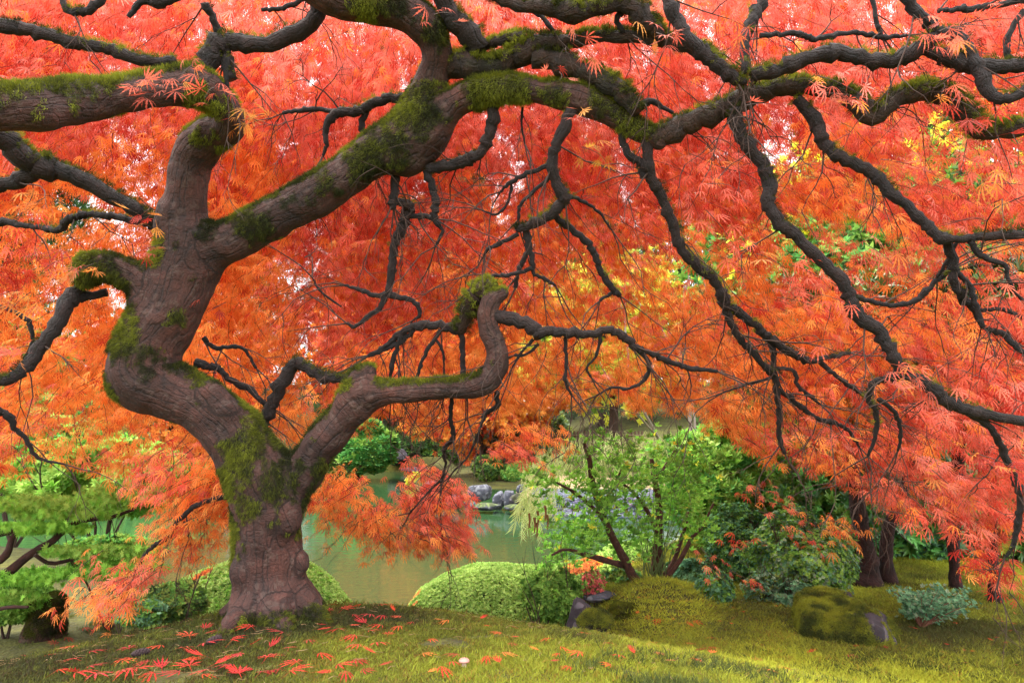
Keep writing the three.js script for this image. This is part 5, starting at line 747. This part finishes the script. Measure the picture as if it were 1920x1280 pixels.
// ------------------------------------------------------------------ small things on the moss
{
  const r = rng(2024), seen = [];
  const put = (px, py, w, label, group, opt = {}) => {
    const p = gnd(px, py), d = p.distanceTo(EYE), s = clamp(w * d / F / 0.14, 0.35, 1.1), v = opt.v ?? Math.floor(r() * 3), o = mesh('fallen_leaf', fallenLeaves[v], fallenMat[opt.m ?? (r() < 0.5 ? 0 : r() < 0.55 ? 1 : 2)], scene);
    const e = 0.02, nx = V(land(p.x - e, p.z) - land(p.x + e, p.z), 2 * e, land(p.x, p.z - e) - land(p.x, p.z + e)).normalize(), dir = opt.a ?? r() * 6.28, ax = V(Math.cos(dir), -0.05, Math.sin(dir));
    o.position.copy(p).addScaledVector(nx, 0.014 + 0.012 * r()); o.quaternion.copy(frame(ax.addScaledVector(nx, -ax.dot(nx) + (opt.tilt ?? (r() - 0.3) * 0.5)).normalize(), nx)); o.scale.set(s * (0.6 + 0.5 * r()), s, s * (0.4 + 0.9 * r())); tag(o, label, 'fallen leaf', group); return o;
  };
  // leaves that can be told apart
  for (const [x, y, w, l, m] of [[545, 1145, 60, 'red fallen leaf propped on the right foot of the trunk', 0], [482, 1152, 54, 'orange red fallen leaf lying on the middle root of the trunk', 1], [572, 1165, 66, 'dark red fallen leaf spread at the foot of the right root', 2], [472, 1190, 70, 'curled red fallen leaf straight below the trunk', 0], [300, 1222, 70, 'orange red fallen leaf standing open left of the dark cone', 1], [352, 1205, 70, 'bright orange red fallen leaf above the row of leaves left of the trunk', 1], [235, 1170, 44, 'small red fallen leaf beside the pine cone', 0], [860, 1240, 56, 'pinkish red fallen leaf touching the mushroom', 2], [826, 1268, 64, 'bright scarlet star shaped fallen leaf below the mushroom', 0], [940, 1243, 60, 'orange fallen leaf right of the mushroom', 3], [1010, 1232, 40, 'flat orange fallen leaf alone right of the mushroom', 3], [727, 1200, 34, 'small red fallen leaf alone on the mound right of the trunk', 0], [918, 1182, 36, 'red fallen leaf on the crest of the mound below the pale azalea', 1], [1085, 1240, 50, 'pair of orange fallen leaf lobes in the middle of the lawn edge', 1], [1462, 1238, 64, 'orange and yellow fallen leaf on the ridge left of the boulder', 3], [1488, 1252, 60, 'pinkish fallen leaf under the orange and yellow one', 4], [1300, 1168, 34, 'orange fallen leaf below the mossy rise', 3], [1302, 1180, 34, 'red fallen leaf just below the orange one under the mossy rise', 1], [1240, 1168, 34, 'red orange fallen leaf left of the pair under the mossy rise', 1], [1127, 1182, 52, 'long orange fallen leaf beside the hollow', 3], [1665, 1222, 30, 'dark red fallen leaf at the right foot of the boulder', 2], [1610, 1215, 18, 'crimson fallen leaf under the front edge of the boulder', 0], [55, 1234, 50, 'red fallen leaf at the left edge of the mound', 0], [500, 1244, 70, 'red fallen leaf with long narrow lobes below the curled one', 0], [450, 1240, 60, 'dark red fallen leaf beside the one with long narrow lobes', 2]]) { put(x, y, w, l, null, { m }); seen.push([x, y]); }
  // the rest, which nothing tells apart within each patch
  const patch = (n, fn, w, label, group, ms) => { for (let i = 0, k = 0; i < n && k < 4000; k++) { const [x, y] = fn(); if (seen.some(([a, b]) => (a - x) ** 2 + ((b - y) * 1.8) ** 2 < (w * 0.55) ** 2)) continue; seen.push([x, y]); put(x, y, w * (0.75 + 0.5 * r()), label, group, { m: ms[Math.floor(r() * ms.length)] }); i++; } };
  patch(27, () => [90 + 300 * r(), 1180 + 98 * r()], 62, 'red finely cut leaf among those scattered on the moss left of the trunk', 'fallen leaves left of the trunk', [0, 0, 2, 1]);
  patch(27, () => [380 + 330 * r(), 1190 + 88 * r()], 58, 'red finely cut leaf among those scattered on the moss below the trunk', 'fallen leaves below the trunk', [0, 2, 0]);
  patch(22, () => [610 + 150 * r(), 1128 + 60 * r()], 44, 'red leaf among those strewn along the crest right of the trunk', 'fallen leaves along the crest right of the trunk', [0, 1, 2]);
  patch(26, () => [740 + 460 * r(), 1165 + 112 * r()], 42, 'small red or orange leaf among those dotted over the middle of the mound', 'fallen leaves over the middle of the mound', [0, 1, 3, 2]);
  patch(16, () => [1180 + 420 * r(), 1200 + 76 * r()], 42, 'orange leaf among those along the ridge left of the boulder', 'fallen leaves along the near ridge', [1, 3, 4, 0]);
  patch(26, () => [1640 + 270 * r(), 1150 + 120 * r()], 15, 'small curled red leaf among those dotted over the lawn right of the boulder', 'fallen leaves right of the boulder', [0, 4, 1]);
  patch(12, () => [1180 + 300 * r(), 1120 + 60 * r()], 17, 'small orange leaf among those dotted over the lawn behind the ridge', 'fallen leaves on the lawn behind the ridge', [3, 1]);
  for (let i = 0; i < 9; i++) { const a = i * 0.7; put(130 + i * 50 + 20 * r(), 1272 + 6 * r(), 74, 'large red leaf among those along the bottom of the mound nearest the viewer', 'fallen leaves nearest the viewer', { m: i % 3 === 1 ? 2 : 0, a }); }
}
{ // mushroom
  const p = gnd(870, 1255), s = -p.z / F, o = thing('mushroom', 'small pale pink mushroom standing in the moss', 'mushroom', p);
  const stalk = new THREE.LatheGeometry([[0, -2], [4.6, -2], [4.2, 4], [3.6, 12]].map(([x, y]) => new THREE.Vector2(x * s, y * s)), 14), cap = new THREE.LatheGeometry([[3.4, 12], [7, 11.4], [9.6, 12.4], [9.4, 15], [6.8, 17.6], [3, 18.6], [0, 18.4]].map(([x, y]) => new THREE.Vector2(x * s, y * s)), 20);
  mesh('stalk', stalk, new THREE.MeshStandardMaterial({ color: lin(0.45, 0.33, 0.26), roughness: 0.7 }), o); mesh('cap', cap, new THREE.MeshStandardMaterial({ color: lin(0.42, 0.2, 0.16), roughness: 0.5 }), o);
}
for (const [px, py, L, a, label] of [[272, 1176, 46, 0.15, 'dark brown pine cone lying on the left of the mound'], [400, 1212, 34, 1.2, 'small weathered cone below the left root'], [262, 1236, 30, 0.8, 'dark cone half buried among the red leaves']]) {
  const p = gnd(px, py), s = -p.z / F, len = L * s, o = thing('pine_cone', label, 'pine cone', p.clone().add(V(0, 0.018, 0))), m = new THREE.MeshStandardMaterial({ color: lin(0.03, 0.015, 0.016), roughness: 0.9 }); o.rotation.y = a;
  const core = new THREE.SphereGeometry(1, 12, 8); core.scale(len * 0.46, len * 0.13, len * 0.13); mesh('core', core, m, o);
  const sc = new THREE.SphereGeometry(len * 0.085, 7, 5); sc.scale(0.9, 0.45, 1);
  for (let k = 0; k < 54; k++) { const t = k / 53, u = t * 2 - 1, rr = len * 0.19 * Math.sqrt(Math.max(0.05, 1 - u * u)) , an = k * 2.4, q = mesh('scale', sc, m, o); q.position.set(u * len * 0.46, Math.cos(an) * rr, Math.sin(an) * rr); q.rotation.set(an, 0, 0.5); }
}

// ------------------------------------------------------------------ draw
const renderer = new THREE.WebGLRenderer({ antialias: true });
renderer.setSize(1024, 682);
renderer.toneMapping = THREE.LinearToneMapping;
renderer.toneMappingExposure = EXPOSURE;
renderer.shadowMap.enabled = true; renderer.shadowMap.type = THREE.PCFSoftShadowMap;
renderer.render(scene, camera);
